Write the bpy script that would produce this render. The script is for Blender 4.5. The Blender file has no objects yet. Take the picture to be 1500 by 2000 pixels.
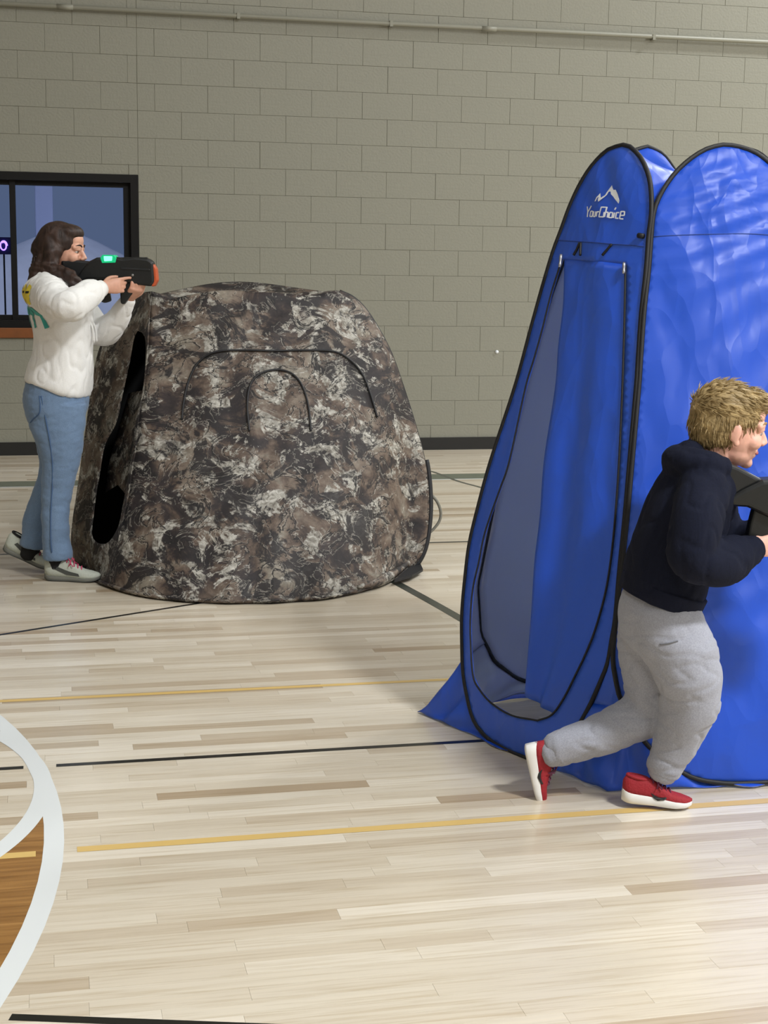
import bpy, bmesh, math, random
import numpy as np
from mathutils import Vector, Matrix, noise
from mathutils.geometry import delaunay_2d_cdt
from mathutils.bvhtree import BVHTree

random.seed(7); rng = np.random.default_rng(7)
scene = bpy.context.scene
COL = scene.collection

# ------------------------------------------------------------------ camera
F_PX, YAW, PITCH, ROLL, CAM_H = 2900.0, 0.225056, 0.164448, 0.014829, 1.5
WALL_Y = 11.84
def cam_axes():
    cy, sy, cp, sp = math.cos(YAW), math.sin(YAW), math.cos(PITCH), math.sin(PITCH)
    fwd = np.array([sy*cp, cy*cp, -sp]); right = np.array([cy, -sy, 0.0]); up = np.cross(right, fwd)
    return (math.cos(ROLL)*right + math.sin(ROLL)*up, -math.sin(ROLL)*right + math.cos(ROLL)*up, fwd)
CR, CU, CF = cam_axes()
CO = np.array([0.0, 0.0, CAM_H])
cd = bpy.data.cameras.new('camera'); cam = bpy.data.objects.new('camera', cd); COL.objects.link(cam)
cd.sensor_fit = 'VERTICAL'; cd.sensor_height = 36.0; cd.lens = 36.0*F_PX/2000.0
cd.clip_start = 0.05; cd.clip_end = 300
m = Matrix.Identity(4)
for i in range(3):
    m[i][0] = CR[i]; m[i][1] = CU[i]; m[i][2] = -CF[i]; m[i][3] = CO[i]
cam.matrix_world = m
scene.camera = cam

# ------------------------------------------------------------------ world: dusk sky outside the window
w = bpy.data.worlds.new('dusk'); scene.world = w; w.use_nodes = True
bg = w.node_tree.nodes['Background']; bg.inputs[0].default_value = (0.17, 0.235, 0.40, 1); bg.inputs[1].default_value = 0.5

# ------------------------------------------------------------------ lamps: gym high-bay fixtures near the ceiling
def area(name, loc, sx, sy, power, col=(.975, 1.0, 1.02)):
    l = bpy.data.lights.new(name, 'AREA'); l.shape = 'RECTANGLE'; l.size = sx; l.size_y = sy
    l.energy = power; l.color = col
    o = bpy.data.objects.new(name, l); COL.objects.link(o); o.location = loc
    return o
LAMP = 330
for (x, y, k) in ((-2.3, -7, .2), (4.2, -7, .7), (10.7, -7, .8), (-2.3, -1, .22), (4.2, -1, 2.5), (10.7, -1, .9),
                  (-2.3, 5, .16), (4.2, 5, .18), (10.7, 5, 1.0), (9.4, 9.8, 1.9)):
    area('ceiling_light', (x, y, 7.4), 1.2, 0.7, LAMP*k)
scene.cycles.max_bounces = 7; scene.cycles.diffuse_bounces = 3; scene.cycles.glossy_bounces = 3; scene.cycles.transmission_bounces = 6
scene.view_settings.view_transform = 'Standard'; scene.view_settings.look = 'None'
scene.view_settings.exposure = 0.0; scene.view_settings.gamma = 1.0
scene.view_settings.use_curve_mapping = False

# ------------------------------------------------------------------ measuring helpers
def ray(px):
    px = np.asarray(px, float)
    return CF + ((px[..., 0:1]-750)/F_PX)*CR - ((px[..., 1:2]-1000)/F_PX)*CU
def on_floor(px, z=0.0):
    d = ray(px); return CO + ((z-CAM_H)/d[..., 2:3])*d
def at_y(px, y):                      # point at room depth y
    d = ray(px); y = np.asarray(y, float)
    if y.ndim: y = y[..., None]
    return CO + (y/d[..., 1:2])*d
def on_plane(px, P0, n):
    d = ray(px); t = ((P0-CO)@n)/(d@n); return CO + t[..., None]*d

# ------------------------------------------------------------------ material helpers
def new_mat(name):
    mt = bpy.data.materials.new(name); mt.use_nodes = True
    nt = mt.node_tree; return mt, nt, nt.nodes['Principled BSDF']
def srgb(r, g, b):
    f = lambda c: (c/255/12.92) if c/255 <= .04045 else ((c/255+.055)/1.055)**2.4
    return (f(r), f(g), f(b), 1)
def plain(name, col, rough=.6, metal=0, spec=.5, bump=0, bscale=40, var=0, sheen=0):
    mt, nt, b = new_mat(name)
    b.inputs['Base Color'].default_value = col; b.inputs['Roughness'].default_value = rough
    b.inputs['Metallic'].default_value = metal; b.inputs['Specular IOR Level'].default_value = spec
    if sheen: b.inputs['Sheen Weight'].default_value = sheen
    if bump or var:
        tc = nt.nodes.new('ShaderNodeTexCoord'); no = nt.nodes.new('ShaderNodeTexNoise')
        no.inputs['Scale'].default_value = bscale; no.inputs['Detail'].default_value = 5
        nt.links.new(tc.outputs['Object'], no.inputs['Vector'])
        if bump:
            bp = nt.nodes.new('ShaderNodeBump'); bp.inputs['Strength'].default_value = bump; bp.inputs['Distance'].default_value = .01
            nt.links.new(no.outputs['Fac'], bp.inputs['Height']); nt.links.new(bp.outputs[0], b.inputs['Normal'])
        if var:
            r = nt.nodes.new('ShaderNodeValToRGB')
            r.color_ramp.elements[0].position = .3; r.color_ramp.elements[1].position = .7
            r.color_ramp.elements[0].color = tuple(c*(1-var) for c in col[:3])+(1,)
            r.color_ramp.elements[1].color = tuple(min(1, c*(1+var)) for c in col[:3])+(1,)
            nt.links.new(no.outputs['Fac'], r.inputs[0]); nt.links.new(r.outputs[0], b.inputs['Base Color'])
    return mt
def emit(name, col, s):
    mt, nt, b = new_mat(name)
    b.inputs['Base Color'].default_value = col; b.inputs['Emission Color'].default_value = col; b.inputs['Emission Strength'].default_value = s
    return mt
def N(nt, typ, **kw):
    n = nt.nodes.new('ShaderNode'+typ)
    for k, v in kw.items():
        if k in n.inputs: n.inputs[k].default_value = v
        else: setattr(n, k, v)
    return n
def mixrgb(nt, fac, a, b, blend='MIX'):
    n = nt.nodes.new('ShaderNodeMix'); n.data_type = 'RGBA'; n.blend_type = blend
    for s, v in ((0, fac), (6, a), (7, b)):
        if hasattr(v, 'is_linked') or hasattr(v, 'links'): nt.links.new(v, n.inputs[s])
        else: n.inputs[s].default_value = v
    return n.outputs[2]
def ramp(nt, src, stops, interp='LINEAR'):
    r = nt.nodes.new('ShaderNodeValToRGB'); cr = r.color_ramp; cr.interpolation = interp
    while len(cr.elements) < len(stops): cr.elements.new(.5)
    for e, (p, c) in zip(cr.elements, stops): e.position = p; e.color = c
    nt.links.new(src, r.inputs[0]); return r.outputs[0]

# wall paint
M_BLOCK = plain('painted_block', srgb(141, 140, 127), .5, bump=.25, bscale=55, var=.03)
M_PIPE = plain('painted_pipe', srgb(141, 140, 127), .5)
M_WHITE_WALL = plain('painted_wall', srgb(170, 165, 152), .7)
M_CEIL = plain('ceiling_paint', srgb(190, 188, 182), .8)
M_BASE = plain('black_vinyl', srgb(24, 24, 24), .45)
M_BLACKMETAL = plain('black_aluminium', srgb(11, 10, 10), .5, spec=.25)
M_SILL = plain('stained_sill', srgb(128, 74, 34), .4, var=.12, bscale=12)
# maple floor: tone per plank comes from a mesh attribute
def floor_mat():
    mt, nt, b = new_mat('maple')
    at = N(nt, 'Attribute', attribute_name='tone')
    tc = N(nt, 'TexCoord'); mp = N(nt, 'Mapping'); mp.inputs['Scale'].default_value = (1.2, 34, 1)
    nt.links.new(tc.outputs['Object'], mp.inputs[0])
    sx = N(nt, 'SeparateXYZ'); nt.links.new(at.outputs['Color'], sx.inputs[0])
    cb = N(nt, 'CombineXYZ'); nt.links.new(sx.outputs[1], cb.inputs[2])
    ml = N(nt, 'VectorMath', operation='MULTIPLY_ADD'); nt.links.new(cb.outputs[0], ml.inputs[0]); ml.inputs[1].default_value = (0, 0, 40)
    nt.links.new(mp.outputs[0], ml.inputs[2])
    n1 = N(nt, 'TexNoise', Scale=2.6, Detail=5, Roughness=.6, Distortion=.5); nt.links.new(ml.outputs[0], n1.inputs['Vector'])
    base = ramp(nt, sx.outputs[0], [(0, srgb(172, 152, 126)), (.12, srgb(190, 174, 151)), (.4, srgb(206, 194, 174)), (.75, srgb(216, 206, 188)), (1, srgb(228, 219, 203))])
    grain = ramp(nt, n1.outputs['Fac'], [(.3, (.82, .77, .69, 1)), (.52, (1, 1, 1, 1)), (.75, (1.05, 1.04, 1.02, 1))])
    col = mixrgb(nt, 1.0, base, grain, 'MULTIPLY')
    nt.links.new(col, b.inputs['Base Color'])
    b.inputs['Roughness'].default_value = .3; b.inputs['Specular IOR Level'].default_value = .5
    b.inputs['Coat Weight'].default_value = .25; b.inputs['Coat Roughness'].default_value = .12
    return mt
M_MAPLE = floor_mat()
def paint(name, c, **k):
    mt = plain(name, c, .3, **k); b = mt.node_tree.nodes['Principled BSDF']
    b.inputs['Coat Weight'].default_value = .25; b.inputs['Coat Roughness'].default_value = .12
    return mt
M_LWHITE = paint('white_court_paint', srgb(226, 230, 230))
M_LBLACK = paint('black_court_paint', srgb(22, 22, 20))
M_LYELLOW = paint('yellow_court_paint', srgb(218, 184, 112))
M_LGREEN = paint('green_court_paint', srgb(86, 96, 80))
M_LDARK = paint('dark_green_court_paint', srgb(60, 64, 56))
def stain_mat():
    mt, nt, b = new_mat('brown_stain')
    tc = N(nt, 'TexCoord'); mp = N(nt, 'Mapping'); mp.inputs['Scale'].default_value = (1.5, 26, 1)
    nt.links.new(tc.outputs['Object'], mp.inputs[0])
    n1 = N(nt, 'TexNoise', Scale=2.2, Detail=5, Distortion=.4); nt.links.new(mp.outputs[0], n1.inputs['Vector'])
    nt.links.new(ramp(nt, n1.outputs['Fac'], [(.3, srgb(128, 88, 42)), (.6, srgb(160, 116, 62)), (.8, srgb(178, 134, 78))]), b.inputs['Base Color'])
    b.inputs['Roughness'].default_value = .3; b.inputs['Coat Weight'].default_value = .25; b.inputs['Coat Roughness'].default_value = .12
    return mt
M_STAIN = stain_mat()
# fabrics
def nylon(name, c, rough, bump, metal, tcol, tfac):
    mt, nt, b = new_mat(name)
    b.inputs['Base Color'].default_value = c; b.inputs['Roughness'].default_value = rough; b.inputs['Metallic'].default_value = metal
    tc = N(nt, 'TexCoord')
    mp = N(nt, 'Mapping'); mp.inputs['Rotation'].default_value = (.3, .5, .4); mp.inputs['Scale'].default_value = (1, 1, .45)
    nt.links.new(tc.outputs['Object'], mp.inputs[0])
    wob = N(nt, 'TexNoise', Scale=3.0, Detail=3); nt.links.new(mp.outputs[0], wob.inputs['Vector'])
    wv = N(nt, 'VectorMath', operation='MULTIPLY_ADD'); nt.links.new(wob.outputs['Color'], wv.inputs[0]); wv.inputs[1].default_value = (.25, .25, .25); nt.links.new(mp.outputs[0], wv.inputs[2])
    v = N(nt, 'TexVoronoi', Scale=6.0); v.feature = 'F1'; nt.links.new(wv.outputs[0], v.inputs['Vector'])
    n2 = N(nt, 'TexVoronoi', Scale=15.0); nt.links.new(wv.outputs[0], n2.inputs['Vector'])
    ad = N(nt, 'Math', operation='MULTIPLY_ADD'); nt.links.new(n2.outputs['Distance'], ad.inputs[0]); ad.inputs[1].default_value = .4; nt.links.new(v.outputs['Distance'], ad.inputs[2])
    bp = N(nt, 'Bump', Strength=bump, Distance=.02); nt.links.new(ad.outputs[0], bp.inputs['Height'])
    nt.links.new(bp.outputs[0], b.inputs['Normal'])
    tr = N(nt, 'BsdfTranslucent'); tr.inputs[0].default_value = tcol; mx = N(nt, 'MixShader'); mx.inputs[0].default_value = tfac
    nt.links.new(b.outputs[0], mx.inputs[1]); nt.links.new(tr.outputs[0], mx.inputs[2]); nt.links.new(mx.outputs[0], nt.nodes['Material Output'].inputs[0])
    return mt
M_BLUE = nylon('blue_nylon', srgb(22, 86, 224), .40, .75, 0, (.48, .61, .84, 1), .32)
M_SILVER = nylon('silver_lining', srgb(196, 198, 206), .26, .9, .6, (.97, .96, .95, 1), .8)
M_BIND = plain('black_binding', srgb(20, 20, 24), .6)
M_LOGO = plain('white_print', srgb(235, 240, 245), .6)
def camo_mat():
    mt, nt, b = new_mat('camo_cloth')
    tc = N(nt, 'TexCoord'); mp = N(nt, 'Mapping'); mp.inputs['Scale'].default_value = (1, 1, 1.25)
    nt.links.new(tc.outputs['Object'], mp.inputs[0])
    big = N(nt, 'TexNoise', Scale=4.4, Detail=8, Roughness=.62, Distortion=.5); nt.links.new(mp.outputs[0], big.inputs['Vector'])
    mid = N(nt, 'TexNoise', Scale=6.6, Detail=9, Roughness=.7, Distortion=.7); nt.links.new(mp.outputs[0], mid.inputs['Vector'])
    fine = N(nt, 'TexNoise', Scale=30, Detail=6, Roughness=.7, Distortion=.8); nt.links.new(mp.outputs[0], fine.inputs['Vector'])
    c1 = ramp(nt, big.outputs['Fac'], [(.36, srgb(30, 25, 27)), (.44, srgb(52, 43, 42)), (.50, srgb(92, 77, 66)), (.56, srgb(116, 102, 90)), (.64, srgb(136, 128, 115))])
    light = ramp(nt, mid.outputs['Fac'], [(.525, (0, 0, 0, 1)), (.55, (1, 1, 1, 1))])
    lc = ramp(nt, fine.outputs['Fac'], [(.34, srgb(112, 104, 94)), (.46, srgb(150, 146, 136)), (.65, srgb(188, 185, 177))])
    c2 = mixrgb(nt, light, c1, lc)
    dk = N(nt, 'TexNoise', Scale=5.0, Detail=9, Roughness=.68, Distortion=.9); 
    mp2 = N(nt, 'Mapping'); mp2.inputs['Location'].default_value = (3.3, 1.7, 5.1); nt.links.new(mp.outputs[0], mp2.inputs[0]); nt.links.new(mp2.outputs[0], dk.inputs['Vector'])
    dkm = ramp(nt, dk.outputs['Fac'], [(.525, (0, 0, 0, 1)), (.57, (.95, .95, .95, 1))])
    c3 = mixrgb(nt, dkm, c2, srgb(34, 29, 31))
    # dark crackle lines and pale edges
    cr = N(nt, 'TexNoise', Scale=6.5, Detail=7, Roughness=.6, Distortion=.7)
    mp3 = N(nt, 'Mapping'); mp3.inputs['Location'].default_value = (9.1, 4.7, 2.2); nt.links.new(mp.outputs[0], mp3.inputs[0]); nt.links.new(mp3.outputs[0], cr.inputs['Vector'])
    line = ramp(nt, cr.outputs['Fac'], [(.48, (0, 0, 0, 1)), (.495, (1, 1, 1, 1)), (.505, (1, 1, 1, 1)), (.514, (0, 0, 0, 1))])
    c4 = mixrgb(nt, line, c3, srgb(22, 19, 20))
    line2 = ramp(nt, cr.outputs['Fac'], [(.512, (0, 0, 0, 1)), (.52, (.55, .55, .55, 1)), (.53, (0, 0, 0, 1))])
    c5 = mixrgb(nt, line2, c4, srgb(190, 184, 172))
    sp = ramp(nt, fine.outputs['Fac'], [(.3, (.6, .6, .6, 1)), (.55, (1, 1, 1, 1)), (.75, (1.25, 1.25, 1.25, 1))])
    c6 = mixrgb(nt, 1.0, c5, sp, 'MULTIPLY')
    nt.links.new(c6, b.inputs['Base Color']); b.inputs['Roughness'].default_value = .68
    bp = N(nt, 'Bump', Strength=.25, Distance=.02); nt.links.new(big.outputs['Fac'], bp.inputs['Height']); nt.links.new(bp.outputs[0], b.inputs['Normal'])
    return mt
M_CAMO = camo_mat()
M_CAMO_IN = plain('black_blind_lining', srgb(14, 13, 13), .8)
M_ROPE = plain('grey_cord', srgb(120, 118, 108), .7)

# ------------------------------------------------------------------ object helpers
def link(o, parent=None):
    COL.objects.link(o)
    if parent is not None: o.parent = parent
    return o
def tag(o, label=None, cat=None, group=None, kind=None):
    for k, v in (('label', label), ('category', cat), ('group', group), ('kind', kind)):
        if v: o[k] = v
    return o
def empty(name, loc, rz=0.0):
    o = bpy.data.objects.new(name, None); o.empty_display_size = .1; COL.objects.link(o)
    o.location = loc; o.rotation_euler = (0, 0, rz); return o
def mk(name, verts, faces, mat, parent=None, smooth=True, loc=None):
    me = bpy.data.meshes.new(name)
    me.from_pydata([tuple(map(float, v)) for v in verts], [], [tuple(map(int, f)) for f in faces]); me.update()
    mats = mat if isinstance(mat, (list, tuple)) else [mat]
    for q in mats: me.materials.append(q)
    if smooth: me.polygons.foreach_set('use_smooth', [True]*len(me.polygons))
    o = bpy.data.objects.new(name, me)
    if loc is not None: o.location = loc
    return link(o, parent)
def box_vf(x0, x1, y0, y1, z0, z1):
    v = [(x0, y0, z0), (x1, y0, z0), (x1, y1, z0), (x0, y1, z0), (x0, y0, z1), (x1, y0, z1), (x1, y1, z1), (x0, y1, z1)]
    f = [(0, 3, 2, 1), (4, 5, 6, 7), (0, 1, 5, 4), (1, 2, 6, 5), (2, 3, 7, 6), (3, 0, 4, 7)]
    return v, f
def box(name, x0, x1, y0, y1, z0, z1, mat, parent=None, bevel=0):
    v, f = box_vf(x0, x1, y0, y1, z0, z1); o = mk(name, v, f, mat, parent, False)
    if bevel:
        b = o.modifiers.new('bevel', 'BEVEL'); b.width = bevel; b.segments = 2
    return o
def catmull(P, n):
    P = np.asarray(P, float)
    if len(P) == 2: 
        t = np.linspace(0, 1, n)[:, None]; return P[0]*(1-t)+P[1]*t
    E = np.vstack([2*P[0]-P[1], P, 2*P[-1]-P[-2]]); out = []
    ts = np.linspace(0, len(P)-1, n)
    for t in ts:
        i = min(int(t), len(P)-2); u = t-i; a, b, c, d = E[i:i+4]
        out.append(.5*((2*b)+(-a+c)*u+(2*a-5*b+4*c-d)*u*u+(-a+3*b-3*c+d)*u**3))
    return np.array(out)
def resample(P, n):
    P = np.asarray(P, float); s = np.r_[0, np.cumsum(np.linalg.norm(np.diff(P, axis=0), axis=1))]
    t = np.linspace(0, s[-1], n); return np.stack([np.interp(t, s, P[:, k]) for k in range(P.shape[1])], 1)
def tube_vf(P, r, n=8, closed=False, off=0):
    P = np.asarray(P, float); m_ = len(P); r = np.broadcast_to(np.asarray(r, float), (m_,))
    T = np.gradient(P, axis=0) if not closed else np.roll(P, -1, 0)-np.roll(P, 1, 0)
    T /= np.linalg.norm(T, axis=1)[:, None]+1e-12
    ref = np.array([0, 0, 1.0]) if abs(T[0][2]) < .9 else np.array([1.0, 0, 0])
    a = np.cross(T[0], ref); a /= np.linalg.norm(a); V = []; Fc = []
    for i in range(m_):
        a = a-(a@T[i])*T[i]; a /= np.linalg.norm(a)+1e-12; b = np.cross(T[i], a)
        for k in range(n):
            t = 2*math.pi*k/n; V.append(P[i]+r[i]*(math.cos(t)*a+math.sin(t)*b))
    for i in range(m_-1+(1 if closed else 0)):
        j = (i+1) % m_
        for k in range(n):
            k2 = (k+1) % n; Fc.append((off+i*n+k, off+i*n+k2, off+j*n+k2, off+j*n+k))
    if not closed:
        Fc.append(tuple(off+k for k in range(n))[::-1]); Fc.append(tuple(off+(m_-1)*n+k for k in range(n)))
    return V, Fc
def tube(name, P, r, mat, parent=None, n=8, closed=False, base=None):
    P = np.asarray(P, float)
    if base is not None: P = P-np.asarray(base)
    v, f = tube_vf(P, r, n, closed); return mk(name, v, f, mat, parent)
def prism_vf(poly, y0, y1):           # polygon in x,z extruded along y
    n = len(poly); v = [(p[0], y0, p[1]) for p in poly]+[(p[0], y1, p[1]) for p in poly]
    f = [tuple(range(n)), tuple(range(2*n-1, n-1, -1))]+[(i, n+i, n+(i+1) % n, (i+1) % n) for i in range(n)]
    return v, f
def recalc(me):
    bm = bmesh.new(); bm.from_mesh(me); bmesh.ops.recalc_face_normals(bm, faces=bm.faces); bm.to_mesh(me); bm.free()
class MB:
    def __init__(s): s.v = []; s.f = []
    def add(s, vf):
        o = len(s.v); s.v += list(vf[0]); s.f += [tuple(i+o for i in f) for f in vf[1]]; return s

# ================================================================== ROOM
X0, X1, YB, HC = -9.0, 14.0, -11.0, 8.0
def structure(o): o['kind'] = 'structure'; return o

# ---- floor with planks
floor = structure(box('floor', X0, X1, YB, WALL_Y+.3, -.12, -.012, plain('subfloor', srgb(120, 95, 65), .8)))
def plank_tone(): 
    t = float(np.clip(rng.normal(.58, .2), 0, 1))
    return t if rng.random() > .12 else float(rng.uniform(0, .3))
PW = .0572
planks = []
y = 0.0
y = YB
row = 0
while y < WALL_Y:
    x = X0-rng.uniform(0, 1.0)
    while x < X1:
        if y < 0: ln = rng.uniform(1.6, 3.2)
        else: ln = float(np.clip(rng.gamma(3.2, .22), .25, 1.7))
        planks.append((x, min(x+ln, X1), y, min(y+PW, WALL_Y))); x += ln
    y += PW; row += 1
def visible_near(pl):
    x0, x1, y0, y1 = pl
    if y0 < 2.5 or y0 > 6.2: return False
    lo, hi = -.035*y0-.02, .53*y0+.1
    return x1 > lo and x0 < hi
near = [q for q in planks if visible_near(q)]
near.sort(key=lambda q: q[2]); near = near[:298]
nearset = set(near)
def plank_vf(q):
    g = .0002; x0, x1, y0, y1 = q; e = .0004; zt = 0.0
    v = [(x0+g, y0+g, -.012), (x1-g, y0+g, -.012), (x1-g, y1-g, -.012), (x0+g, y1-g, -.012),
         (x0+g, y0+g, zt-.00015), (x1-g, y0+g, zt-.00015), (x1-g, y1-g, zt-.00015), (x0+g, y1-g, zt-.00015),
         (x0+g+e, y0+g+e, zt), (x1-g-e, y0+g+e, zt), (x1-g-e, y1-g-e, zt), (x0+g+e, y1-g-e, zt)]
    f = [(8, 9, 10, 11)]+[(i, (i+1) % 4, 4+(i+1) % 4, 4+i) for i in range(4)]+[(4+i, 4+(i+1) % 4, 8+(i+1) % 4, 8+i) for i in range(4)]
    return v, f
def set_tone(me, tones, per):
    a = me.attributes.new('tone', 'FLOAT_COLOR', 'FACE')
    arr = np.repeat(np.array(tones, dtype=np.float32), per, axis=0)
    a.data.foreach_set('color', arr.ravel())
for q in near:
    v, f = plank_vf(q); o = mk('floor_plank', v, f, M_MAPLE, floor, False)
    set_tone(o.data, [(plank_tone(), rng.random(), 0, 1)], len(f))
mb = MB(); tones = []
for q in planks:
    if q in nearset: continue
    mb.add(plank_vf(q)); tones.append((plank_tone(), rng.random(), 0, 1))
o = mk('floor_plank_field', mb.v, mb.f, M_MAPLE, floor, False); o['kind'] = 'stuff'; set_tone(o.data, tones, 9)

# ---- painted court markings (children of the floor)
ZP = .0006
def strip(name, pts, wd, mat, label, z=ZP):
    P = np.asarray(pts, float); T = np.gradient(P, axis=0); T /= np.linalg.norm(T, axis=1)[:, None]
    Nn = np.stack([-T[:, 1], T[:, 0]], 1); n = len(P)
    v = [(*(P[i]+Nn[i]*wd/2), z) for i in range(n)]+[(*(P[i]-Nn[i]*wd/2), z) for i in range(n)]
    f = [(n+i, n+i+1, i+1, i) for i in range(n-1)]
    o = mk(name, v, f, mat, floor, False); o['label'] = label; return o
def arc_pts(c, r, a0, a1, n=120):
    t = np.radians(np.linspace(a0, a1, n)); return np.stack([c[0]+r*np.cos(t), c[1]+r*np.sin(t)], 1)
def ring(name, c, r0, r1, a0, a1, mat, label, z):
    A, B = arc_pts(c, r0, a0, a1, 160), arc_pts(c, r1, a0, a1, 160); n = 160
    v = [(*q, z) for q in A]+[(*q, z) for q in B]; f = [(i, n+i, n+i+1, i+1) for i in range(n-1)]
    o = mk(name, v, f, mat, floor, False); o['label'] = label; return o
BC, BR = (-3.19, 3.845), 3.211
IC, IR = (-1.035, 4.211), .982
# stained zone: inside the big circle, outside the small one
disc = arc_pts(BC, BR-.02, -180, 180, 241)[:-1]
hole = arc_pts(IC, IR+.02, 0, 360, 161)[:-1]
vs = [Vector(q) for q in disc]+[Vector(q) for q in hole]
es = [(i, (i+1) % 240) for i in range(240)]+[(240+i, 240+(i+1) % 160) for i in range(160)]
r_ = delaunay_2d_cdt(vs, es, [], 0, 1e-6)
fc = []
for t in r_[2]:
    c = sum((np.array(r_[0][i]) for i in t), np.zeros(2))/3
    if np.hypot(*(c-np.array(BC))) < BR and np.hypot(*(c-np.array(IC))) > IR: fc.append(t)
o = mk('stained_zone', [(q[0], q[1], .0003) for q in r_[0]], fc, M_STAIN, floor, False); o['label'] = 'brown stained wood inside the big white circle'; recalc(o.data)
strip('court_line', [(-9, 7.772), (14, 7.772)], .03, M_LBLACK, 'thin black line running behind the camouflage tent')
strip('court_line', [(-.045, 4.392), (14, 4.392)][:0] or [(.005, 4.394), (14, 4.394)], .026, M_LBLACK, 'thin black line ending beside the white circle')
strip('court_line', [(-2.0, 4.394), (-.091, 4.394)], .026, M_LBLACK, 'short black line inside the small white circle')
strip('court_line', [(-9, 5.105), (14, 5.105)], .028, M_LYELLOW, 'faint yellow line passing behind the blue tent')
strip('court_line', [(.052, 3.722), (14, 3.722)], .036, M_LYELLOW, 'yellow line running under the red shoes')
strip('court_line', [(-3, 3.712), (-.052, 3.712)], .036, M_LYELLOW, 'short yellow dash on the brown stained zone', .0008)
strip('court_line', [(-9, 10.28), (14, 10.28)], .25, M_LGREEN, 'wide green boundary line along the far wall')
strip('court_line', [(-9, 10.135), (14, 10.135)], .03, M_LWHITE, 'thin white edge beside the green boundary line')
d = np.array([.852, .443]); d /= np.linalg.norm(d); p0 = np.array([-.204, 6.053])
strip('court_line', [p0-d*6, p0+d*2.2], .022, M_LBLACK, 'slanting black line running under the camouflage tent')
d = np.array([.479, -.133]); d /= np.linalg.norm(d); p0 = np.array([-.098, 2.868])
strip('court_line', [p0, p0+d*4], .026, M_LBLACK, 'black line slanting across the nearest floor')
strip('court_line', catmull([(1.52, 7.4), (1.625, 6.735), (1.722, 6.045), (1.80, 5.3), (1.83, 4.6)], 30), .05, M_LDARK, 'dark arc between the two tents')
arc = on_floor(np.array([(812, 914), (834, 919), (850, 923), (895, 940), (945, 954), (1000, 975)], float))[:, :2]
strip('court_line', catmull(arc, 24), .03, M_LDARK, 'thin dark arc crossing the green boundary line', .0008)
ring('circle_line', BC, BR-.052, BR+.0, -180, 180, M_LWHITE, 'big white circle line', .0007)
ring('circle_line', IC, IR-.006, IR+.046, 0, 360, M_LWHITE, 'small white circle line inside the big one', .0009)

# ---- back wall made of painted blocks
BW, BH = .4064, .2032
WX0, WX1, WZ0, WZ1 = -1.75, .728, .909, 2.16       # window opening
wall = structure(mk('wall_back', [], [], M_BLOCK))
mbw = MB()
for (a, b_, c, d_) in ((X0, WX0, 0, HC), (WX1, X1, 0, HC), (WX0, WX1, 0, WZ0), (WX0, WX1, WZ1, HC)):
    mbw.add(box_vf(a, b_, WALL_Y+.006, WALL_Y+.22, c, d_))
me = bpy.data.meshes.new('wall_back'); me.from_pydata(mbw.v, [], mbw.f); me.materials.append(M_BLOCK); wall.data = me
def block_vf(w_, h_):
    g, c = .0006, .0016
    a0, a1, b0, b1 = g, w_-g, g, h_-g
    v = [(a0, .008, b0), (a1, .008, b0), (a1, .008, b1), (a0, .008, b1),
         (a0, c, b0), (a1, c, b0), (a1, c, b1), (a0, c, b1),
         (a0+c, 0, b0+c), (a1-c, 0, b0+c), (a1-c, 0, b1-c), (a0+c, 0, b1-c)]
    f = [(8, 9, 10, 11)]+[(i, (i+1) % 4, 4+(i+1) % 4, 4+i) for i in range(4)]+[(4+i, 4+(i+1) % 4, 8+(i+1) % 4, 8+i) for i in range(4)]
    return v, f
shared = {}
def block_mesh(w_, h_):
    k = (round(w_, 4), round(h_, 4))
    if k not in shared:
        me = bpy.data.meshes.new('block'); v, f = block_vf(w_, h_); me.from_pydata(v, [], f); me.materials.append(M_BLOCK); shared[k] = me
    return shared[k]
stuff = MB(); nblock = 0
rows = int(HC/BH)+1
for r in range(rows):
    z0, z1 = r*BH, min((r+1)*BH, HC)
    ph = 5.127 if r % 2 == 0 else 5.127+BW/2
    k0 = math.floor((X0-ph)/BW)
    for k in range(k0, k0+80):
        xa, xb = ph+k*BW, ph+(k+1)*BW
        if xb < X0 or xa > X1: continue
        segs = [(xa, xb)] if not (xa < .728-.02 and xb > .728+.02) else [(xa, .728), (.728, xb)]
        for (a, b_) in segs:
            za, zb = z0, z1
            if b_ > WX0+.01 and a < WX1-.01:
                if za >= WZ0-.001 and zb <= WZ1+.001: continue
                if za < WZ0 < zb: zb = WZ0
                if za < WZ1 < zb: za = WZ1
            vis = (a < .56*WALL_Y and b_ > -.4 and z0 < 3.5 and not (1.0 < a < 2.0 and z0 < 1.0))
            dx = rng.normal(0, .0006)
            if vis and nblock < 299:
                o = bpy.data.objects.new('block', block_mesh(b_-a, zb-za)); link(o, wall); o.location = (a, WALL_Y-.002+dx, za); nblock += 1
            else:
                v, f = block_vf(b_-a, zb-za); stuff.add(([(p[0]+a, p[1]+WALL_Y-.002+dx, p[2]+za) for p in v], f))
o = mk('block_field', stuff.v, stuff.f, M_BLOCK, wall, False); o['kind'] = 'stuff'
v, f = tube_vf(np.array([(3.648, WALL_Y, .809), (3.648, WALL_Y-.012, .809)]), .014, 8)
o = mk('anchor_plug', v, f, M_LOGO, wall); o['label'] = 'small white plug on the block wall'
structure(box('baseboard_back', X0, X1, WALL_Y-.022, WALL_Y-.003, 0, .102, M_BASE))
structure(box('wall_left', X0-.2, X0, YB, WALL_Y+.2, 0, HC, M_WHITE_WALL))
structure(box('wall_right', X1, X1+.2, YB, WALL_Y+.2, 0, HC, M_WHITE_WALL))
structure(box('wall_front', X0-.2, X1+.2, YB-.2, YB, 0, HC, M_WHITE_WALL))
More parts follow.
